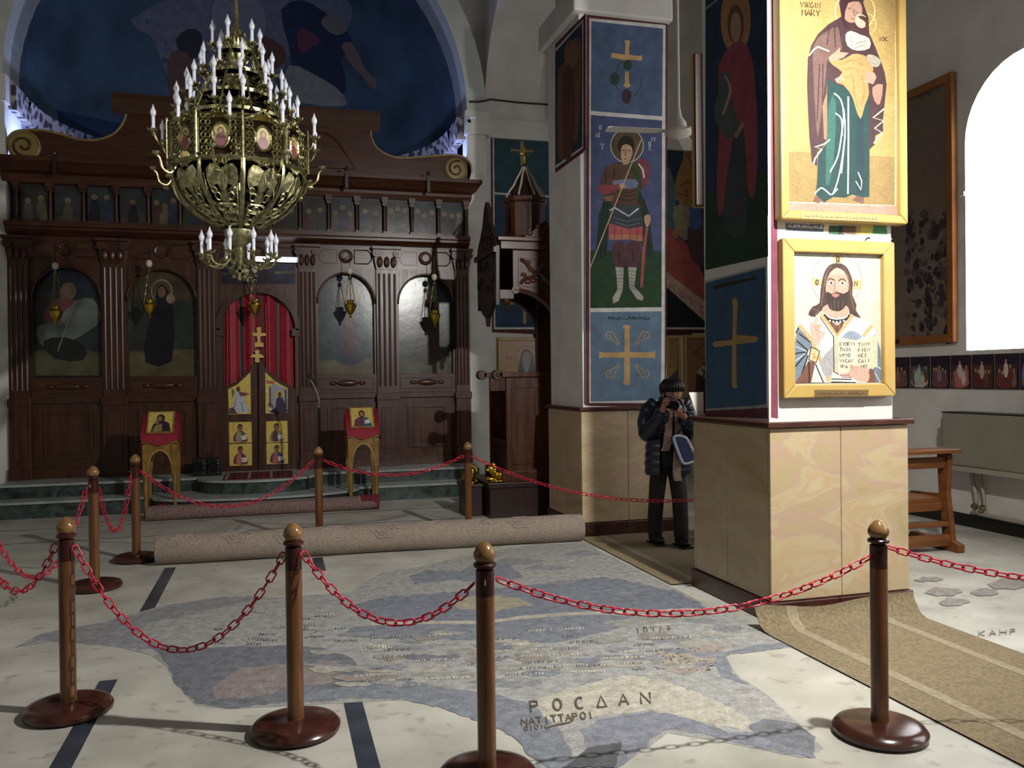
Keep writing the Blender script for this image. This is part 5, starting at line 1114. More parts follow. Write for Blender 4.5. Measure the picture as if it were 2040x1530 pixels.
def candle_set(n, r, vt, ph, rin, dv, nm='candle_arm'):
    """n candle arms: tip height vt (photo row), radius r"""
    zt_ = zc(vt)+.0; zb = zt_-.185; src = None
    for i in range(n):
        a = ph+2*math.pi*i/n
        if src is None:
            m = MB(co)
            m.tube(crom([(CXX+rin, CYY, zb-.02), (CXX+rin+(r-rin)*.35, CYY, zb-.03-dv), (CXX+rin+(r-rin)*.8, CYY, zb-.035-dv*.7), (CXX+r, CYY, zb-.005)], k=4), .008, 5)
            m.tube([(CXX+rin+(r-rin)*.55+.03*(1-t)*math.cos(t*7), CYY, zb-.045-dv*.6+.03*(1-t)*math.sin(t*7)) for t in [j/12 for j in range(13)]], .005, 4)
            m.lathe((CXX+r, CYY, zb), [(.004, -.04), (.014, -.03), (.008, -.015), (.022, -.006), (.036, .006), (.038, .01), (.016, .006), (.014, .02)], 10)
            for j in range(6): b = j*1.0472; m.tube([(CXX+r+.03*math.cos(b), CYY+.03*math.sin(b), zb+.004), (CXX+r+.046*math.cos(b), CYY+.046*math.sin(b), zb+.022)], [.008, .003], 4)
            s0 = m.build(nm, 'brass', CH_, smooth=2)
            MB(co).cyl((CXX+r, CYY, zb+.01), (CXX+r, CYY, zb+.105), .0125, n=8).build('candle_sleeve', 'white_lamp', s0, smooth=2)
            MB(co).lathe((CXX+r, CYY, zb+.105), [(.012, 0), (.016, .012), (.023, .03), (.021, .046), (.011, .066), (.002, .095)], 10).build('flame_bulb', 'bulb', s0, smooth=True)
            src = s0
        else:
            src_ = copy_tree(src, CH_); src_.rotation_euler = (0, 0, a-ph)
        if i == 0: first = src
    for ch in [o for o in CH_.children if o.name.startswith(nm)]:
        if ch.get('done') is None:
            ch.rotation_euler = (0, 0, ch.rotation_euler.z+ph); ch['done'] = 1
    return
for n_, r_, v_, ph_, ri_, dv_ in ((6, .18, 52, .2, .05, .02), (10, .27, 104, .5, .07, .02), (12, .37, 148, .1, .09, .02), (14, .46, 188, .35, .12, .02), (10, .62, 236, .26, .45, .06), (10, .28, 465, .1, .09, .05)):
    candle_set(n_, r_, v_, ph_, ri_, dv_)
for o in CH_.children:
    if 'done' in o: del o['done']
# hoops carrying the tiers
for r_, v_ in ((.13, 105), (.2, 152), (.28, 198), (.36, 240)):
    cm().lathe((CXX, CYY, zc(v_)), [(r_-.012, -.012), (r_+.006, -.014), (r_+.01, .01), (r_-.008, .012), (r_-.012, -.012)], 28).build('tier_hoop', 'brass', CH_, smooth=2)
    for k in range(8): pass
# stays from hoop to hoop
st0 = None
for i in range(10):
    a = i*.6283
    if st0 is None: st0 = cm().tube(crom([(CXX+.52, CYY, zc(262)), (CXX+.37, CYY, zc(238)), (CXX+.29, CYY, zc(196)), (CXX+.2, CYY, zc(150)), (CXX+.13, CYY, zc(104)), (CXX+.03, CYY, zc(60))], k=5), .009, 5).build('stay', 'brass', CH_, smooth=True)
    else: s_ = st0.copy(); COL.objects.link(s_); s_.rotation_euler = (0, 0, a)
# drum of ten pierced panels with small oval icons
ND, RD = 10, .515; zd0, zd1 = zc(342), zc(266); hw = RD*math.tan(math.pi/ND)
m = cm(); X_ = CXX+RD*math.cos(math.pi/ND)
def ring_yz(cy_, cz_, ra, rb, w, k=16): m.tube([(X_, cy_+ra*math.cos(2*math.pi*j/k), cz_+rb*math.sin(2*math.pi*j/k)) for j in range(k)], w, 4, closed=True)
zm = (zd0+zd1)/2; hh = (zd1-zd0)/2
m.tube([(X_, CYY-hw*.95, zd0+.02), (X_, CYY-hw*.5, zd0-.02), (X_, CYY, zd0-.05), (X_, CYY+hw*.5, zd0-.02), (X_, CYY+hw*.95, zd0+.02), (X_, CYY+hw*.95, zd1-.03), (X_, CYY+hw*.5, zd1), (X_, CYY, zd1+.06), (X_, CYY-hw*.5, zd1), (X_, CYY-hw*.95, zd1-.03)], .008, 5, closed=True)
ring_yz(CYY, zm, .062, .09, .009)
rr = random.Random(3)
for s in (-1, 1):
    for k in range(7):
        for j in range(2):
            ring_yz(CYY+s*(.085+.034*j+.01*rr.random()), zd0+.01+k*(zd1-zd0-.02)/6, .016+.006*rr.random(), .018, .0055, 8)
for k in range(5): ring_yz(CYY+(k-2)*.03, zd1-.005+.02*(2-abs(k-2)), .015, .016, .0055, 8); ring_yz(CYY+(k-2)*.03, zd0+.0-.015*(2-abs(k-2)), .015, .014, .0055, 8)
p0 = m.build('pierced_panel', 'brass', CH_)
im = cm(); K = 14
def iel(cy_, cz_, a, b, d, col): im.add([(X_-.004+d, CYY+cy_+a*math.cos(6.283*j/K), cz_+b*math.sin(6.283*j/K)) for j in range(K)], [tuple(range(K))], col)
iel(0, zm, .06, .088, 0, 'b8a050'); iel(0, zm-.035, .042, .05, .001, '7a2c34'); iel(0, zm+.03, .024, .03, .002, '6a4a34'); iel(0, zm+.028, .015, .02, .003, 'a87c58')
im.build('oval_icon', 'icon', p0)
cm().cyl((CXX+RD*1.0, CYY+hw, zd0-.02), (CXX+RD*1.0, CYY+hw, zd1+.02), .011, n=8).build('panel_post', 'brass', p0)
p0.rotation_euler = (0, 0, .1)
for i in range(1, ND): c_ = copy_tree(p0, CH_); c_.rotation_euler = (0, 0, .1+i*2*math.pi/ND)
cm().lathe((CXX, CYY, zd1-.02), [(RD-.03, 0), (RD-.01, .03), (RD-.05, .05), (.3, .07)], 40).build('drum_cover', mat('brass_dark', '5d5126', '8a7a3c', rough=.35, metal=1, scale=20), CH_, smooth=2)
# bowl: ten ribs and ten pierced eagle plates
bp = [(RD-.01, zc(345)), (.505, zc(365)), (.475, zc(390)), (.41, zc(412)), (.32, zc(432)), (.21, zc(448)), (.115, zc(458))]
rib = cm(); c_ = crom([(CXX+r, CYY, z) for r, z in bp], k=4)
rib.loft([[p+Vector((dx, dy, 0)) for dx, dy in ((.008, -.016), (.014, 0), (.008, .016), (-.006, .012), (-.006, -.012))] for p in c_])
rb0 = rib.build('bowl_rib', 'brass', CH_, smooth=2); rb0.rotation_euler = (0, 0, .1+math.pi/ND)
for i in range(1, ND): o = rb0.copy(); COL.objects.link(o); o.rotation_euler = (0, 0, .1+math.pi/ND+i*2*math.pi/ND)
def bowl_r(z):
    for (r0, z0), (r1, z1) in zip(bp, bp[1:]):
        if z1 <= z <= z0: return r0+(r1-r0)*(z-z0)/(z1-z0)
    return bp[0][0] if z > bp[0][1] else bp[-1][0]
eg = cm()
def onb(a, z, d=0): r = bowl_r(z)*math.cos(math.pi/ND*0)-.012+d; return Vector((CXX+r*math.cos(a), CYY+r*math.sin(a), z))
def plate(pts, d=0):  # pts in (fraction of half sector, photo row)
    q = [onb(f*math.pi/ND*.86, zc(v), d) for f, v in pts]; n_ = len(q); inn = [onb(f*math.pi/ND*.86, zc(v), d-.006) for f, v in pts]
    eg.add(q+inn, [tuple(range(n_)), tuple(range(2*n_-1, n_-1, -1))]+[((i+1) % n_, i, i+n_, (i+1) % n_+n_) for i in range(n_)])
def bring(f, v, rf, rv, w=.006, k=10): eg.tube([onb((f+rf*math.cos(6.283*j/k))*math.pi/ND*.86, zc(v+rv*math.sin(6.283*j/k)), .004) for j in range(k)], w, 4, closed=True)
for s in (-1, 1):
    plate([(0*s, 366), (.3*s, 358), (.62*s, 356), (.86*s, 366), (.92*s, 382), (.8*s, 398), (.6*s, 408), (.52*s, 394), (.3*s, 392), (.2*s, 400), (.0, 404)] if s > 0 else [(0, 404), (-.2, 400), (-.3, 392), (-.52, 394), (-.6, 408), (-.8, 398), (-.92, 382), (-.86, 366), (-.62, 356), (-.3, 358), (0, 366)])
    bring(.18*s, 352, .12, 5); bring(.34*s, 348, .1, 4); bring(.6*s, 402, .16, 5); bring(.45*s, 412, .2, 6)
plate([(-.18, 403), (.18, 403), (.3, 420), (0, 424), (-.3, 420)]); bring(0, 345, .14, 5)
bring(0, 430, .8, 7, .008); bring(0, 440, .7, 6, .008); bring(0, 450, .8, 4, .008); bring(-.4, 428, .35, 5); bring(.4, 428, .35, 5); bring(0, 436, .4, 10, .006); bring(.5, 444, .3, 5); bring(-.5, 444, .3, 5)
eg.tube([onb(f*math.pi/ND*.95, zc(v), .002) for f, v in ((-.95, 372), (-.97, 400), (-.95, 425), (-.9, 452), (.9, 452), (.95, 425), (.97, 400), (.95, 372))], .006, 4)
e0 = eg.build('eagle_plate', 'brass', CH_); e0.rotation_euler = (0, 0, .1)
for i in range(1, ND): o = e0.copy(); COL.objects.link(o); o.rotation_euler = (0, 0, .1+i*2*math.pi/ND)
cm().lathe((CXX, CYY, 0), [(RD-.02, zc(350)), (RD, zc(346)), (RD+.012, zc(342)), (RD-.02, zc(340)), (RD-.02, zc(350))], 40).build('bowl_rim', 'brass', CH_, smooth=2)
# curled outer brackets without candles
b0 = None
for i in range(8):
    if b0 is None:
        m = cm(); m.tube(crom([(CXX+.5, CYY, zc(350)), (CXX+.55, CYY, zc(368)), (CXX+.61, CYY, zc(362)), (CXX+.63, CYY, zc(345)), (CXX+.66, CYY, zc(338))], k=4), .009, 5); m.lathe((CXX+.655, CYY, zc(336)), [(.004, -.02), (.03, 0), (.034, .012), (.012, .01)], 9); m.ell((CXX+.56, CYY, zc(374)), (.03, .03, .02), 8, 6)
        b0 = m.build('scroll_bracket', 'brass', CH_, smooth=2); b0.rotation_euler = (0, 0, .55)
    else: o = b0.copy(); COL.objects.link(o); o.rotation_euler = (0, 0, .55+i*.7854)
# pendant crosses under the bowl
for dx, v, s in ((0, 540, 1), (.06, 552, .55)):
    zz = zc(v); m = cm()
    for ax in ((1, 0), (0, 1)):
        m.box((CXX+dx-.055*s*ax[0]-.012*s, CYY-.01, zz-.06*s*ax[1]-.012*s), (CXX+dx+.055*s*ax[0]+.012*s, CYY+.01, zz+.06*s*ax[1]+.012*s))
    for k in range(8): m.ell((CXX+dx+.06*s*math.cos(k*.785), CYY, zz+.06*s*math.sin(k*.785)), (.018*s, .012, .018*s), 6, 4)
    m.cyl((CXX+dx, CYY, zz), (CXX+dx*.3, CYY, zc(520)), .004, n=5)
    m.build('pendant_cross', 'brass', CH_)
# ------------------------------------------------------------------ bishop's throne
TY0, TY1 = 9.3, 10.1
TH = thing('bishops_throne', 'carved dark wooden throne with arched canopy, dome and gold cross', 'throne', (2.9, 9.7, 0)); to = (2.9, 9.7, 0)
def tm(): return MB(to)
tm().box((2.34, 9.25, 0), (3.36, 10.15, .37)).box((2.32, 9.23, .34), (3.38, 10.17, .4)).build('platform', 'wood_dark', TH, bevel=.008)
for y, s in ((TY0, 1), (TY1, -1)):
    sd = tm().box((2.56, y, .4), (3.2, y+s*.05, 1.6)).box((2.5, y-s*.02, .4), (3.2, y+s*.07, .52)).build('side_panel', 'wood', TH, bevel=.006)
    fr = tm(); frame4(fr, [Vector((2.62, y, 1.52)), Vector((3.12, y, 1.52)), Vector((3.12, y, .6)), Vector((2.62, y, .6))], .04, 1, y-s*.015, y); fr.build('panel_moulding', 'wood', sd)
    ar = tm().box((2.48, y-s*.03, 1.6), (3.2, y+s*.08, 1.66)).lathe((2.46, y-s*.03, 1.63), [(.06, 0), (.06, .11)], 14, None, (0, s, 0)).lathe((2.46, y-s*.045, 1.63), [(.02, 0), (.03, .02)], 10, None, (0, s, 0)).build('armrest', 'wood', TH, bevel=.008, smooth=2)
    tm().box((3.16, y, .0+.4), (3.36, y+s*.1, 3.1)).build('back_post', 'wood', TH, bevel=.01)
    # upper side board with quarter arch
    ac = [(2.66+(3.2-2.66)*math.sin(math.pi/2*i/14), 2.1+(2.6-2.1)*math.cos(math.pi/2*i/14)) for i in range(15)]
    up = tm().prism([(2.66, y, 3.06)]+[(x, y, z) for x, z in ac]+[(3.2, y, 3.06)], (0, s*.05, 0)).build('canopy_side', 'wood', TH)
    tm().tube([(x, y-s*.005, z) for x, z in ac], .028, 6).lathe((2.68, y-s*.03, 2.6), [(.045, 0), (.045, .07)], 12, None, (0, s, 0)).lathe((3.19, y-s*.03, 2.12), [(.045, 0), (.045, .07)], 12, None, (0, s, 0)).build('arch_moulding', 'wood', up, smooth=2)
    fr = tm(); frame4(fr, [Vector((2.72, y, 2.98)), Vector((3.16, y, 2.98)), Vector((3.16, y, 2.64)), Vector((2.72, y, 2.64))], .022, 1, y-s*.015, y)
    for a, b, c, d in ((2.74, 2.67, 3.13, 2.95), (2.74, 2.95, 3.13, 2.67)):
        fr.tube([(a+(c-a)*t, y-s*.01, b+(d-b)*t+.02*math.sin(t*12)) for t in [j/10 for j in range(11)]], .022, 5)
    rr = random.Random(4)
    for k in range(12): fr.ell((rr.uniform(2.76, 3.12), y-s*.008, rr.uniform(2.67, 2.94)), (.035, .018, .025), 8, 5)
    fr.build('carved_foliage', 'wood', up, smooth=2)
tm().box((3.3, TY0, .4), (3.36, TY1, 3.05)).build('back_panel', 'wood_dark', TH)
tm().box((2.62, TY0+.05, .4), (3.3, TY1-.05, .82)).box((2.58, TY0+.05, .82), (3.3, TY1-.05, .87)).build('seat', 'wood_dark', TH, bevel=.01)
tm().box((2.5, 9.25, 3.06), (3.38, 10.15, 3.19)).box((2.46, 9.21, 3.15), (3.4, 10.19, 3.2)).build('canopy_top', 'wood_h', TH, bevel=.008)
# front crest: tall peaked board facing the nave, with pendants
cp = [(9.27, 2.42), (9.4, 2.5), (9.5, 2.38), (9.68, 2.3), (9.72, 2.2), (9.76, 2.3), (9.95, 2.38), (10.05, 2.5), (10.14, 2.42), (10.16, 3.1), (10.1, 3.2), (9.98, 3.3), (9.86, 3.42), (9.78, 3.6), (9.7, 3.68), (9.62, 3.6), (9.54, 3.42), (9.42, 3.3), (9.3, 3.2), (9.24, 3.1)]
cf = tm().prism([(2.44, y, z) for y, z in cp], (.05, 0, 0)).build('front_crest', 'wood_dark', TH, bevel=.006)
m = tm(); rr = random.Random(8)
for k in range(26): m.ell((2.435, rr.uniform(9.35, 10.05), rr.uniform(2.55, 3.3)), (.02, .05, .04), 8, 5)
m.box((2.41, 9.22, 3.02), (2.44, 10.18, 3.08)); m.build('crest_carving', 'wood_dark', cf, smooth=2)
tm().box((2.5, 9.29, 2.5), (2.66, 9.33, 2.6)).lathe((2.58, 9.31, 2.36), [(.004, 0), (.03, .03), (.015, .06), (.05, .1), (.04, .14)], 10).build('corner_pendant', 'wood', TH, smooth=2)
# carved pediment on the near side, drum, ribbed crown and cross
pd = tm().prism([(2.78, 9.24, 3.2), (3.28, 9.24, 3.2), (3.2, 9.24, 3.25), (3.1, 9.24, 3.34), (3.03, 9.24, 3.4), (2.96, 9.24, 3.34), (2.86, 9.24, 3.25)], (0, .04, 0))
rr = random.Random(5)
for k in range(14):
    x = rr.uniform(2.84, 3.22); pd.ell((x, 9.235, 3.22+rr.random()*max(.02, .16-.5*abs(x-3.03))), (.035, .02, .02), 8, 5)
pd.build('carved_pediment', 'wood', TH, smooth=2)
D0 = (2.93, 9.7)
tm().lathe((*D0, 3.2), [(.27, 0), (.27, .03), (.25, .05), (.25, .46), (.28, .48), (.28, .53), (.2, .54)], 8).build('drum', 'wood', TH, bevel=.006)
for k in range(8):
    a = k*.7854+.3927
    w_ = tm(); w_.loft([[Vector((D0[0]+r*math.cos(a+da), D0[1]+r*math.sin(a+da), z)) for da, z in ((-.12, 3.3), (.12, 3.3), (.12, 3.58), (0, 3.64), (-.12, 3.58))] for r in (.225, .235)]); w_.build('drum_niche', 'wood_dark', TH)
rb = [(.25, 3.74), (.2, 3.82), (.15, 3.88), (.11, 3.96), (.05, 4.06), (.02, 4.12)]
for k in range(8):
    a = k*.7854+.2; tm().tube(crom([(D0[0]+r*math.cos(a), D0[1]+r*math.sin(a), z) for r, z in rb], k=3), .014, 5).build('crown_rib', mat('crown_white', '8d8478', 'a09686', rough=.6, scale=20), TH, smooth=True)
tm().lathe((*D0, 0), [(.2, 3.74), (.16, 3.82), (.1, 3.92), (.06, 4.02), (.02, 4.1), (.03, 4.13), (.012, 4.16)], 10).build('crown_core', 'wood_dark', TH, smooth=2)
tm().box((D0[0]-.012, D0[1]-.012, 4.14), (D0[0]+.012, D0[1]+.012, 4.36)).box((D0[0]-.06, D0[1]-.012, 4.26), (D0[0]+.06, D0[1]+.012, 4.285)).build('gold_cross', 'gold', TH, bevel=.003)
# gilded lions at its foot
def lion(x, y, z, lb):
    t = thing('gold_lion', lb, 'lion statue', (x, y, z), group='gilded lions at the throne'); o_ = (x, y, z); s = 1
    m = MB(o_)
    m.box((x-.1, y-.07, z), (x+.2, y+.07, z+.02))
    m.ell((x+.06, y, z+.075), (.12, .06, .055), 14, 8); m.ell((x+.14, y, z+.07), (.06, .07, .06), 12, 8)
    m.ell((x-.05, y, z+.13), (.055, .058, .065), 12, 8); m.ell((x-.08, y, z+.15), (.045, .04, .042), 12, 8); m.ell((x-.115, y, z+.138), (.028, .026, .022), 10, 6)
    for sy in (-1, 1):
        m.ell((x-.08, y+sy*.04, z+.035), (.065, .02, .018), 10, 6); m.ell((x-.06, y+sy*.035, z+.195), (.015, .012, .018), 8, 5); m.ell((x+.15, y+sy*.06, z+.035), (.07, .022, .02), 10, 6)
    b = m.build('body', 'gold', t, smooth=True)
    mm = MB(o_)
    for k in range(12): a = k*.5236; mm.ell((x-.045, y+.06*math.cos(a), z+.145+.06*math.sin(a)), (.025, .018, .02), 8, 5)
    mm.build('mane', 'gold', t, smooth=True)
    MB(o_).tube(crom([(x+.19, y, z+.06), (x+.23, y+.03, z+.09), (x+.2, y+.06, z+.14), (x+.16, y+.05, z+.16)], k=4), .01, 6).build('tail', 'gold', t, smooth=True)
    return t
ped = MB((2.24, 9.6, 0)).box((2.11, 9.46, 0), (2.305, 9.86, .33)).box((2.09, 9.44, .33), (2.315, 9.88, .37)).build('lion_pedestal', 'wood_dark', bevel=.008); tag(ped, 'dark wooden block in front of the throne platform', 'pedestal')
lion(2.2, 9.6, .371, 'gold lion statue on the dark block next to the post').rotation_euler = (0, 0, math.pi/2)
lion(2.47, 9.385, .401, 'gold lion statue crouching on the throne platform')

# ------------------------------------------------------------------ aisle end wall behind throne and pillars
WF = bpy.data.objects['wall_front']
q = Paint('y', YB-.0005)
q.poly([(977, 238), (1110, 250), (1110, 668), (980, 662)], '5a1a22'); q.poly([(981, 246), (1108, 257), (1108, 656), (984, 656)], 'c9c8c2'); q.poly([(984, 250), (1105, 260), (1105, 652), (987, 652)], '1f4a58')
q.line([(984, 385), (1105, 392)], 4, 'c9c8c2'); q.poly([(985, 390), (1105, 396), (1105, 652), (987, 652)], '1f3c5c')
q.poly([(1036, 282), (1040, 279), (1044, 282), (1043, 298), (1058, 299), (1061, 296), (1061, 305), (1058, 303), (1043, 303), (1043, 330), (1037, 330), (1037, 302), (1022, 300), (1018, 304), (1018, 294), (1022, 297), (1037, 298)], '9a7434')
q.poly([(1042, 600), (1048, 600), (1048, 645), (1042, 645)], 'a07830'); q.rect(1005, 598, 1040, 606, 'a07830'); q.scribble(995, 648, 1060, 648, 6, 1.5, '10202c', 11)
o = q.build('mural_panel', 'mural', WF)
q = Paint('y', YB-.0005)   # far aisle: cliff, red robe and scroll
q.poly([(1320, 270), (1410, 270), (1410, 655), (1320, 655)], '16384c'); q.line([(1320, 653), (1410, 653)], 4, 'b9b6b0'); q.rect(1320, 656, 1410, 668, '4a1c22')
q.poly([(1326, 330), (1345, 370), (1345, 450), (1326, 460)], '3f7080', 2); q.poly([(1365, 290), (1400, 285), (1410, 410), (1370, 412), (1345, 395), (1348, 350), (1360, 320)], '9a6a1e', 2); q.lines([[(1370, 310), (1385, 340)], [(1355, 370), (1375, 360)], [(1350, 385), (1370, 390), (1365, 375)]], 3, '6a4a18', 3)
q.poly([(1342, 412), (1372, 410), (1378, 460), (1365, 480), (1345, 455)], '9a8a6c', 2); q.poly([(1325, 450), (1345, 470), (1375, 490), (1392, 530), (1410, 570), (1410, 610), (1370, 580), (1330, 550)], 'a82c20', 2); q.poly([(1372, 450), (1395, 440), (1410, 460), (1410, 530), (1380, 520), (1370, 480)], '5a3a48', 2); q.poly([(1376, 415), (1395, 412), (1398, 450), (1374, 455)], '2050a0', 2); q.ell(1347, 464, 8, 10, 'a06a40')
q.poly([(1326, 540), (1345, 555), (1410, 605), (1410, 645), (1326, 570)], 'c09a84'); q.poly([(1326, 572), (1410, 648), (1410, 652), (1326, 652)], '1a2624'); q.text('MOVC', 1334, 575, 13, 2, '8a4a3c', gap=2.2, wid=.7, tv=.75)
q.build('mural_panel', 'mural', WF)
def flat_icon(ax, val, a, b, c, d, label, bg, shapes, fm='frame_gold', w=.05, off=1, name='framed_icon', pm='icon', cat='icon'):
    P4 = rectP(ax, val-off*.04, a, b, c, d); ctr = sum(P4, Vector())/4; base = Vector((ctr.x, ctr.y, P4[2].z)); base[ax] = val
    t = thing(name, label, cat, base)
    lo_ = [min(p[i] for p in P4) for i in range(3)]; hi_ = [max(p[i] for p in P4) for i in range(3)]
    A, B_ = list(lo_), list(hi_); A[ax] = val-.02; B_[ax] = val-.001
    MB(base).box([A[i]+(.01 if i != ax else 0) for i in range(3)], [B_[i]-(.01 if i != ax else 0) for i in range(3)]).build('backboard', 'wood_dark', t)
    frame4(MB(base), P4, w, ax, val-.045, val-.002).build('frame', fm, t, bevel=.008)
    q = Paint('y', val-.0205, 1); q.rect(a+2, b+2, c-2, d-2, bg)
    for s in shapes: getattr(q, s[0])(*s[1:])
    o = q.build('picture', pm, t); o.location = -base
    return t
flat_icon(1, YB, 1326, 668, 1358, 830, 'gold framed icon with a purple robe behind the photographer', '9a7430', [('poly', [(1326, 740), (1352, 735), (1352, 820), (1326, 820)], '4a2c38'), ('poly', [(1326, 760), (1350, 735), (1326, 730)], 'a88a28')])
flat_icon(1, YB, 1363, 667, 1412, 830, 'gold framed icon with black crosses on a stole right of the photographer', '8a5c24', [('ring', 1408, 700, 16, 1.5, '5a3818'), ('poly', [(1388, 740), (1402, 722), (1412, 728), (1412, 825), (1382, 825)], '3a2018'), ('poly', [(1387, 742), (1400, 726), (1412, 735), (1412, 758)], 'b0a48c'), ('line', [(1398, 735), (1410, 748)], 3, '1a1210'), ('line', [(1408, 733), (1400, 750)], 3, '1a1210'), ('text', 'AC', 1380, 705, 6, 1.2, '3a2410'), ('rect', 1379, 664, 1412, 670, 'c8bc98')])
flat_icon(1, YB, 992, 672, 1085, 760, 'gold framed icon of a bearded monk seen through the throne', 'a8762c', [('ring', 1049, 712, 23, 1.2, '5a3818'), ('poly', [(1030, 745), (1038, 705), (1049, 695), (1061, 705), (1068, 745), (1085, 760), (1015, 760)], '2c2420', 2), ('ell', 1049, 712, 9, 11, '8a6848'), ('poly', [(1041, 716), (1057, 716), (1054, 735), (1049, 748), (1044, 735)], '8a8074', 2), ('text', 'OAC', 1008, 716, 6, 1.2, '3a2410')])

# ------------------------------------------------------------------ right aisle
Yo = Vector
# big grisaille mosaic icon on the right wall
zt_, zb_ = pxx(1905, 143, XR).z, pxx(1910, 682, XR).z; ya, yb_ = 7.21, 8.75
t = thing('framed_icon', 'huge brown framed mosaic icon on the right wall beside the window', 'icon', (XR, 8, zb_)); o_ = WL(t)
MB(o_).box((XR-.03, ya+.01, zb_+.01), (XR-.001, yb_-.01, zt_-.01)).build('backboard', 'wood_dark', t)
frame4(MB(o_), [Vector((XR, ya, zt_)), Vector((XR, yb_, zt_)), Vector((XR, yb_, zb_)), Vector((XR, ya, zb_))], .09, 0, XR-.07, XR-.002).build('frame', mat('frame_brown', '7a4a20', '8f5a2a', rough=.35, scale=4), t, bevel=.012)
q = Paint('x', XR-.0305, 1, .27451, 1760, 80)
o0 = q.pt; m = q.mb
m.add([(XR-.031, ya+.05, zb_+.05), (XR-.031, ya+.05, zt_-.05), (XR-.031, yb_-.05, zt_-.05), (XR-.031, yb_-.05, zb_+.05)], [(0, 1, 2, 3)], '7d6a58'); q.n = 2
DK, MD = '2e2328', '5a4a4a'
q.poly([(240, 640), (265, 500), (290, 510), (298, 600), (270, 700), (220, 740)], DK); q.poly([(300, 850), (310, 740), (350, 690), (420, 740), (495, 770), (495, 805), (400, 800), (330, 840), (290, 880)], DK, 2)
q.poly([(240, 1000), (260, 900), (310, 880), (370, 950), (400, 900), (440, 870), (495, 890), (480, 950), (400, 1010), (335, 1055), (290, 1000)], MD, 2); q.poly([(200, 980), (240, 850), (290, 830), (260, 960), (210, 1090), (195, 1060)], DK, 2); q.ell(262, 765, 30, 38, DK)
for a, b in ((435, 1110), (325, 1170), (212, 1200)): q.poly([(a-40, b+10), (a-10, b-30), (a+30, b-40), (a+25, b+30), (a-5, b+50)], DK); q.line([(a-10, b+40), (a-40, b+130)], 7, DK)
rr = random.Random(12)
for k in range(170):
    a, b = rr.uniform(170, 490), rr.uniform(1240, 2190); w_ = rr.uniform(8, 26); h_ = w_*rr.uniform(.8, 2.2); q.poly([(a-w_, b), (a-w_*.2, b-h_), (a+w_, b-h_*.4), (a+w_*.7, b+h_*.7), (a-w_*.5, b+h_)], rr.choice((DK, MD, '6a5850', '453639', '3a2c30')), 2)
q.text('MAPIC', 235, 425, 34, 6, '4a3a34', gap=1.1, wid=.6, tv=-.3)
q.build('picture', 'mosaic_icon', t).location = -o_
MB(o_).box((XR-.075, 8.0, zb_+.02), (XR-.069, 8.25, zb_+.07)).build('name_plate', 'wood_dark', t)
# row of six small pictures
edges = [1768, 1812.5, 1853, 1893, 1935, 1981, 2031, 2080]
for i in range(7):
    a, b = edges[i]+1.5, edges[i+1]-1.5
    A, B_ = pxx(a, 712, XR-.01), pxx(b, 712, XR-.01); z1, z0 = 1.775, 1.425
    lb = ['small dark festival picture next to the near pillar, leftmost of the wall row', 'small picture with pale robes, second of the wall row', 'small picture with a hanging figure and mourners, third of the wall row', 'small picture of a white figure rising over a red ground, fourth of the wall row', 'small picture with a dark red boat shape, fifth of the wall row', 'small picture with a pale cloud and a red robed figure, sixth of the wall row', 'small blue picture cut by the right edge of the photo'][i]
    base = Vector((XR, (A.y+B_.y)/2, z0)); t = thing('small_picture', lb, 'picture', base, group='row of small pictures under the window')
    MB(base).box((XR-.015, B_.y, z0), (XR-.001, A.y, z1)).build('panel', 'wood_dark', t)
    m = MB(base); L_ = [XR-.0155]; w_ = A.y-B_.y
    def pp(pts, col, L_=L_, m=m):
        L_[0] -= .0005; m.add([(L_[0], A.y-f*w_, z0+g*(z1-z0)) for f, g in pts], [tuple(range(len(pts)))], col)
    pp([(.03, .02), (.97, .02), (.97, .98), (.03, .98)], ('3a1c20', '3c4a58', '33232c', '4a2024', '4c2c2c', '442a26', '20204a')[i]); pp([(.05, .7), (.95, .7), (.95, .97), (.05, .97)], '241a2c')
    c_ = (('8a5a48', '7a3a2c'), ('9ab0a8', 'c0a890'), ('7a6a70', '6a3a40'), ('c0b0a8', 'b04a40'), ('b8907a', '5a1c1c'), ('c8b8b0', '6a2420'), ('6a6a90', '802020'))[i]
    def pe_(f, g, a, b, col): pp([(f+a*math.cos(k_*.4488), g+b*math.sin(k_*.4488)) for k_ in range(14)], col)
    rp = random.Random(i+40); pe_(.5, .2, .45, .18, c_[1])
    for f_ in (.2, .82, .34, .68, .5):
        h_ = .3+.25*rp.random()+(.2 if f_ == .5 else 0); pe_(f_, h_*.75, .1+.03*rp.random(), .22, c_[0] if f_ == .5 else rp.choice((c_[1], '6a4a44', '5a4038', '7a6458', c_[0]))); pe_(f_, h_*.75+.24, .055, .06, '9a7050')
    m.build('print', 'icon', t)
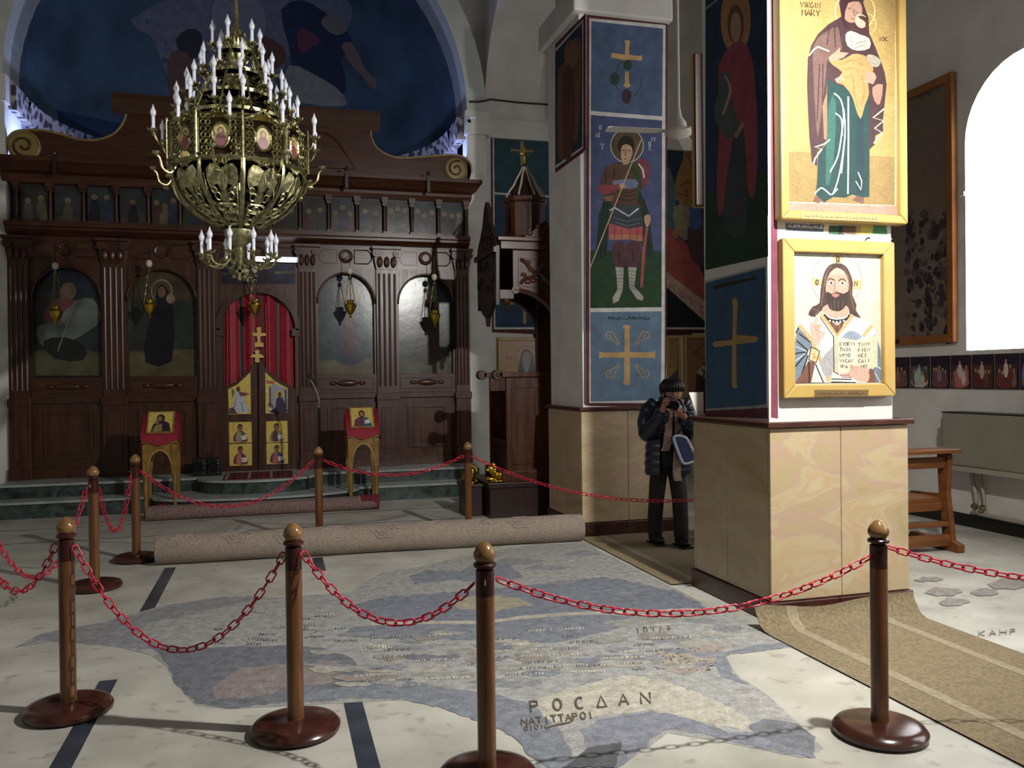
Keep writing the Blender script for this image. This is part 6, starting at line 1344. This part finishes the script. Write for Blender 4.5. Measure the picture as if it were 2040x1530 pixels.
# fan-coil heater with pipes
t = thing('wall_heater', 'large grey metal wall heater under the window', 'heater', (XR-.15, 6.4, .62)); o_ = WL(t); hx0 = XR-.27
ya = pxx(1876, 830, hx0).y
MB(o_).box((hx0, 5.3, .66), (XR-.005, ya, 1.19)).build('cabinet', 'metal_grey', t, bevel=.012)
MB(o_).box((hx0+.02, ya, .78), (XR-.01, ya+.04, 1.12)).build('side_cover', 'metal_grey', t, bevel=.006)
MB(o_).box((hx0-.006, 6.0, 1.1), (hx0, 6.1, 1.13)).build('badge', 'black', t)
MB(o_).box((hx0+.02, 5.3, .6), (XR-.02, ya-.1, .66)).build('drip_tray', 'pipe_grey', t)
MB(o_).box((hx0-.003, 5.3, 1.185), (XR-.005, ya, 1.195)).build('top_grille', 'iron', t)
for k, dy in enumerate((0, .1)):
    y = 6.95-dy; x = XR-.06
    MB(o_).tube(crom([(x, y+.04, .64), (x, y+.03, .5), (x, y-.01, .35), (x, y-.02, .22), (x, y-.06, .17), (x, y-.3, .16), (x, 5.3, .15)], k=4), .022-.004*k, 8).build('pipe', 'pipe_grey', t, smooth=True)
    MB(o_).lathe((x-.02, y-.03, .24), [(.03, 0), (.034, .02), (.02, .05)], 10, None, (-1, 0, 0)).build('valve_knob', 'brass', t, smooth=2)
# two kneeler benches
def pew(x0, x1, y, zt, label):
    t = thing('kneeler_bench', label, 'bench', ((x0+x1)/2, y, 0), group='wooden benches in the right aisle'); o_ = WL(t)
    for x in (x0, x1-.05):
        pr_ = [(y-.02, .08), (y+.04, .5), (y+.02, zt-.05), (y+.06, zt), (y+.16, zt), (y+.14, .5), (y+.5, .48), (y+.5, .42), (y+.12, .4), (y+.1, .08)]
        MB(o_).prism([(x, a, b) for a, b in pr_], (.05, 0, 0)).build('end_panel', 'pew_wood', t, bevel=.005)
        MB(o_).prism([(x-.01, a, b) for a, b in ((y-.1, 0), (y-.1, .07), (y+0, .1), (y+.48, .1), (y+.52, .06), (y+.52, 0))], (.07, 0, 0)).build('foot', 'pew_wood', t, bevel=.006)
    for nm, a in (('book_ledge', ((y-.06, zt-.02), (y+.18, zt+.015))), ('top_rail', ((y+.05, zt-.16), (y+.08, zt-.06))), ('seat', ((y+.1, .43), (y+.48, .47))), ('seat_rail', ((y+.09, .35), (y+.12, .43))), ('kneeler', ((y+.02, .22), (y+.09, .26))), ('stretcher', ((y+.0, .05), (y+.05, .15)))):
        MB(o_).box((x0+(-.02 if nm == 'book_ledge' else .05), a[0][0], a[0][1]), (x1+(.02 if nm == 'book_ledge' else -.05), a[1][0], a[1][1])).build(nm, 'pew_wood', t, bevel=.005)
    return t
pew(4.3, 5.85, 6.17, .9, 'brown wooden kneeler bench nearer to the camera, right of the near pillar')
pew(4.45, 5.95, 7.05, .92, 'brown wooden bench farther back, partly behind the nearer one')
# ceiling fan
fx, fy, fz = py(1352, 262, 7.1)
t = thing('ceiling_fan', 'white ceiling fan on a long rod between the pillars', 'fan', (fx, fy, fz)); o_ = WL(t); mw = mat('fan_white', 'c9c4ba', rough=.4)
MB(o_).cyl((fx, fy, fz+.1), (fx, fy, 6.45), .014).build('rod', mw, t); MB(o_).lathe((fx, fy, fz+.03), [(.075, 0), (.07, .05), (.03, .11), (.02, .18)], 14).build('rod_cover', mw, t, smooth=2)
MB(o_).lathe((fx, fy, fz-.06), [(.02, 0), (.09, .01), (.13, .04), (.12, .075), (.06, .09)], 20).build('motor', mw, t, smooth=2)
for a in (3.02, 3.02+2.094, 3.02+4.189):
    d = Vector((math.cos(a), math.sin(a), 0)); s_ = Vector((-d.y, d.x, .06)).normalized(); c = Vector((fx, fy, fz))
    MB(o_).loft([[c+d*r-s_*w-Vector((0, 0, .003)), c+d*r+s_*w-Vector((0, 0, .003)), c+d*r+s_*w+Vector((0, 0, .003)), c+d*r-s_*w+Vector((0, 0, .003))] for r, w in ((.12, .03), (.2, .055), (.66, .07), (.69, .05))]).build('blade', mw, t)
# ------------------------------------------------------------------ photographer
def skin(name, V, Ed, m, parent, sub=2, root=0):
    me = bpy.data.meshes.new(name); me.from_pydata([v[0] for v in V], Ed, []); o = bpy.data.objects.new(name, me); COL.objects.link(o)
    o.modifiers.new('sk', 'SKIN'); 
    if not me.skin_vertices: me.skin_vertices.new()
    for i, v in enumerate(V):
        r = v[1]; me.skin_vertices[0].data[i].radius = (r, r) if not isinstance(r, tuple) else r
        me.skin_vertices[0].data[i].use_root = (i == root)
    s = o.modifiers.new('ss', 'SUBSURF'); s.levels = sub; s.render_levels = sub
    dg = bpy.context.evaluated_depsgraph_get(); dg.update(); m2 = bpy.data.meshes.new_from_object(o.evaluated_get(dg))
    bpy.data.objects.remove(o); o = bpy.data.objects.new(name, m2); COL.objects.link(o); m2.materials.clear(); m2.materials.append(MATS[m])
    for p in m2.polygons: p.use_smooth = True
    o.parent = parent; return o
PE = thing('person', 'person in a dark puffer coat bending to a camera beside the far pillar', 'person', (3.57, 7.24, .0095), 0)
V = [((0, .02, .86), .12), ((0, .0, 1.08), .12), ((0, -.02, 1.26), .12), ((-.015, -.08, 1.34), .06), ((-.03, -.17, 1.385), .075), ((-.04, -.2, 1.455), .085), ((-.045, -.2, 1.5), .06)]
Ed = [(0, 1), (1, 2), (2, 3), (3, 4), (4, 5), (5, 6)]
def ch(par, pts):
    for co_, r in pts: V.append((co_, r)); Ed.append((par, len(V)-1)); par = len(V)-1
    return par
for s, fx_, fy_, ky in ((1, .07, -.1, -.06), (-1, -.1, .1, .06)):
    ch(0, [((s*.09, .02, .78), .085), ((fx_*1.05, ky-.03, .46), .058), ((fx_, fy_, .09), .03), ((fx_-.01, fy_-.07, .045), .022), ((fx_-.01, fy_-.12, .04), .015)])
# right arm of the picture reaches under the lens, the other holds the grip
hl = ch(2, [((.17, -.02, 1.3), .06), ((.17, -.13, 1.08), .045), ((.02, -.32, 1.2), .032), ((-.06, -.37, 1.25), .03)])
hr = ch(2, [((-.18, .0, 1.29), .06), ((-.25, -.1, 1.07), .045), ((-.21, -.31, 1.24), .032), ((-.2, -.34, 1.32), .03)])
for k in range(4):
    b = Vector((-.08-.012*k, -.38+.018*k, 1.27)); ch(hl, [(tuple(b), .0095), (tuple(b+Vector((-.025, -.005, .03-.003*k))), .009), (tuple(b+Vector((-.035, .01, .055-.004*k))), .008)])
    b = Vector((-.205, -.35, 1.325+.018*k)); ch(hr, [(tuple(b), .0095), (tuple(b+Vector((.005, -.03, .004))), .009), (tuple(b+Vector((.03, -.045, .002))), .008)])
ch(hl, [((-.03, -.395, 1.265), .011), ((-.04, -.405, 1.3), .009)]); ch(hr, [((-.18, -.31, 1.34), .011), ((-.16, -.305, 1.355), .009)])
skin('body', V, Ed, 'skin', PE)
# face features
HD = Vector((.03, -.05, -.06))
f = MB().ell((-.105, -.235, 1.475), (.014, .022, .02), 8, 6).ell((.012, -.12, 1.48), (.012, .022, .032), 8, 6).ell((-.15, -.1, 1.48), (.012, .022, .032), 8, 6).ell((-.09, -.225, 1.435), (.025, .012, .009), 8, 5)
f.v = [v+HD for v in f.v]
o = f.build('face', 'skin', smooth=True); o.parent = PE
h = MB(); h.ell((-.075, -.13, 1.55), (.1, .115, .075), 16, 10).ell((-.07, -.085, 1.5), (.098, .09, .09), 14, 8)
for k in range(26):
    a = k*.2417*1.0; h.tube([(-.075+.06*math.cos(a), -.13+.07*math.sin(a), 1.61), (-.075+.1*math.cos(a), -.13+.118*math.sin(a), 1.55), (-.075+.102*math.cos(a), -.125+.12*math.sin(a), 1.5)], [.016, .018, .006], 5)
h.v = [v+HD for v in h.v]
o = h.build('hair', 'hair', smooth=True); o.parent = PE
# puffer coat: quilted tube body, open in front, and quilted sleeves
def quilt(c, rx, ry, n=22, gap=.0, a0=0):
    return [Vector((c[0]+rx*math.cos(a0+2*math.pi*i/n), c[1]+ry*math.sin(a0+2*math.pi*i/n), c[2])) for i in range(n)]
rg = []; Z = [.66+.7*i/42 for i in range(43)]
for z in Z:
    f_ = (z-.66)/.7; pf = .012*abs(math.sin((z-.66)/.075*math.pi)); w = .225-.035*abs(f_-.15) if f_ < .8 else .2-.12*((f_-.8)/.2)**2
    d_ = .155 if f_ < .8 else .14-.06*(f_-.8)/.2
    rg.append(quilt((.0-.01*f_, .0-.045*f_, z), w+pf, d_+pf))
n_ = 22; jb = MB(); vs = [v for r in rg for v in r]; fs = []
for i in range(len(rg)-1):
    for j in range(n_):
        aj = (2*math.pi*(j+.5)/n_)
        if abs(aj-4.55) < .42 and i < 24: continue    # coat hangs open over the legs
        a = i*n_+j; b = i*n_+(j+1) % n_; fs.append((a, b, b+n_, a+n_))
jb.add(vs, fs)
def sleeve(pts, r):
    c = crom(pts, k=9); L = len(c); jb.tube(c, [r*(1-.28*i/L)+.01*abs(math.sin(i*.62)) for i in range(L)], 12)
sleeve([(.12, -.03, 1.33), (.2, -.03, 1.24), (.19, -.12, 1.07), (.06, -.28, 1.16), (-.0, -.33, 1.21)], .082)
sleeve([(-.12, -.02, 1.32), (-.21, -.01, 1.24), (-.26, -.1, 1.06), (-.21, -.27, 1.2), (-.205, -.31, 1.27)], .082)
jb.lathe((-.03, -.07, 1.35), [(.1, -.03), (.095, .0), (.085, .04), (.075, .045), (.07, .0)], 16)
o = jb.build('puffer_coat', 'navy_jacket', smooth=True); o.parent = PE
# trousers
V = [((0, .02, .86), (.13, .11)), ((0, .02, .8), .12)]; Ed = [(0, 1)]
for s, fx_, fy_, ky in ((1, .07, -.1, -.06), (-1, -.1, .1, .06)): ch(1, [((s*.085, .02, .74), .1), ((fx_*1.05, ky-.02, .46), .078), ((fx_, fy_-.005, .2), .075), ((fx_, fy_-.01, .1), .075), ((fx_, fy_-.01, .045), .07)])
skin('trousers', V, Ed, 'pants', PE)
for s, fx_, fy_ in ((1, .07, -.1), (-1, -.1, .1)):
    o = MB().ell((fx_-.01, fy_-.06, .05), (.052, .14, .05), 14, 8).ell((fx_, fy_, .07), (.05, .06, .06), 12, 8).box((fx_-.055, fy_-.18, 0), (fx_+.035, fy_+.06, .018)).build('shoe', 'shoe', smooth=2); o.parent = PE
sw = MB(); sw.loft([quilt((-.01*f_, -.02-.03*f_, .74+.6*f_), .17-.03*f_, .125-.02*f_) for f_ in [i/8 for i in range(9)]]); o = sw.build('sweater', 'pants', smooth=True); o.parent = PE
# woolly scarf, two ends hanging
for pts in ([(-.07, -.13, 1.36), (-.1, -.22, 1.26), (-.11, -.215, 1.0), (-.13, -.2, .9)], [(.0, -.13, 1.36), (-.01, -.22, 1.25), (.0, -.215, .98), (-.02, -.21, .72), (.0, -.2, .62)]):
    c = crom(pts, k=6); m = MB(); m.loft([[p+Vector((-.035+.004*math.sin(i*2), -.012, 0)), p+Vector((.035, -.012, 0)), p+Vector((.035, .012, 0)), p+Vector((-.035, .012, 0))] for i, p in enumerate(c)])
    o = m.build('scarf', 'scarf'); o.parent = PE
# camera at the eye and blue shoulder bag: things of their own
px0, py0 = 3.57, 7.24
t = thing('photo_camera', 'black camera held up to the photographer\'s eye', 'camera', (px0-.13, py0-.34, 1.34)); o_ = WL(t); cx_, cy_, cz_ = o_
MB(o_).box((cx_-.065, cy_-.0, cz_-.04), (cx_+.065, cy_+.05, cz_+.05)).box((cx_-.025, cy_, cz_+.05), (cx_+.025, cy_+.05, cz_+.075)).build('camera_body', 'black', t, bevel=.008)
MB(o_).lathe((cx_, cy_, cz_), [(.036, 0), (.036, .05), (.04, .055), (.04, .1), (.034, .1), (.028, .09)], 18, None, (-.15, -1, -.12)).build('lens', 'iron', t, smooth=2)
t = thing('shoulder_bag', 'navy blue shoulder bag with white edging on the photographer\'s hip', 'bag', (px0+.25, py0-.06, .86)); o_ = Vector(WL(t))
def bg(u, v): return py(u, v, py0-.3)
ol_ = [(1342, 872), (1352, 868), (1366, 872), (1374, 885), (1386, 912), (1384, 918), (1366, 924), (1358, 918), (1350, 898)]
P_ = [bg(u, v) for u, v in ol_]
MB(o_).prism(P_, (0, .08, 0)).build('bag_body', 'bag_blue', t, bevel=.01)
MB(o_).tube([p+Vector((0, .0, 0)) for p in crom(P_, True, 3)], .013, 6, closed=True).build('white_piping', 'bag_white', t, smooth=True)
MB(o_).tube(crom([P_[1]+Vector((0, .05, 0)), bg(1366, 840)+Vector((0, .02, 0)), bg(1362, 800)+Vector((0, .05, .0)), bg(1338, 790)+Vector((0, .12, .0))], k=5), .012, 5).build('strap', 'black', t, smooth=True)
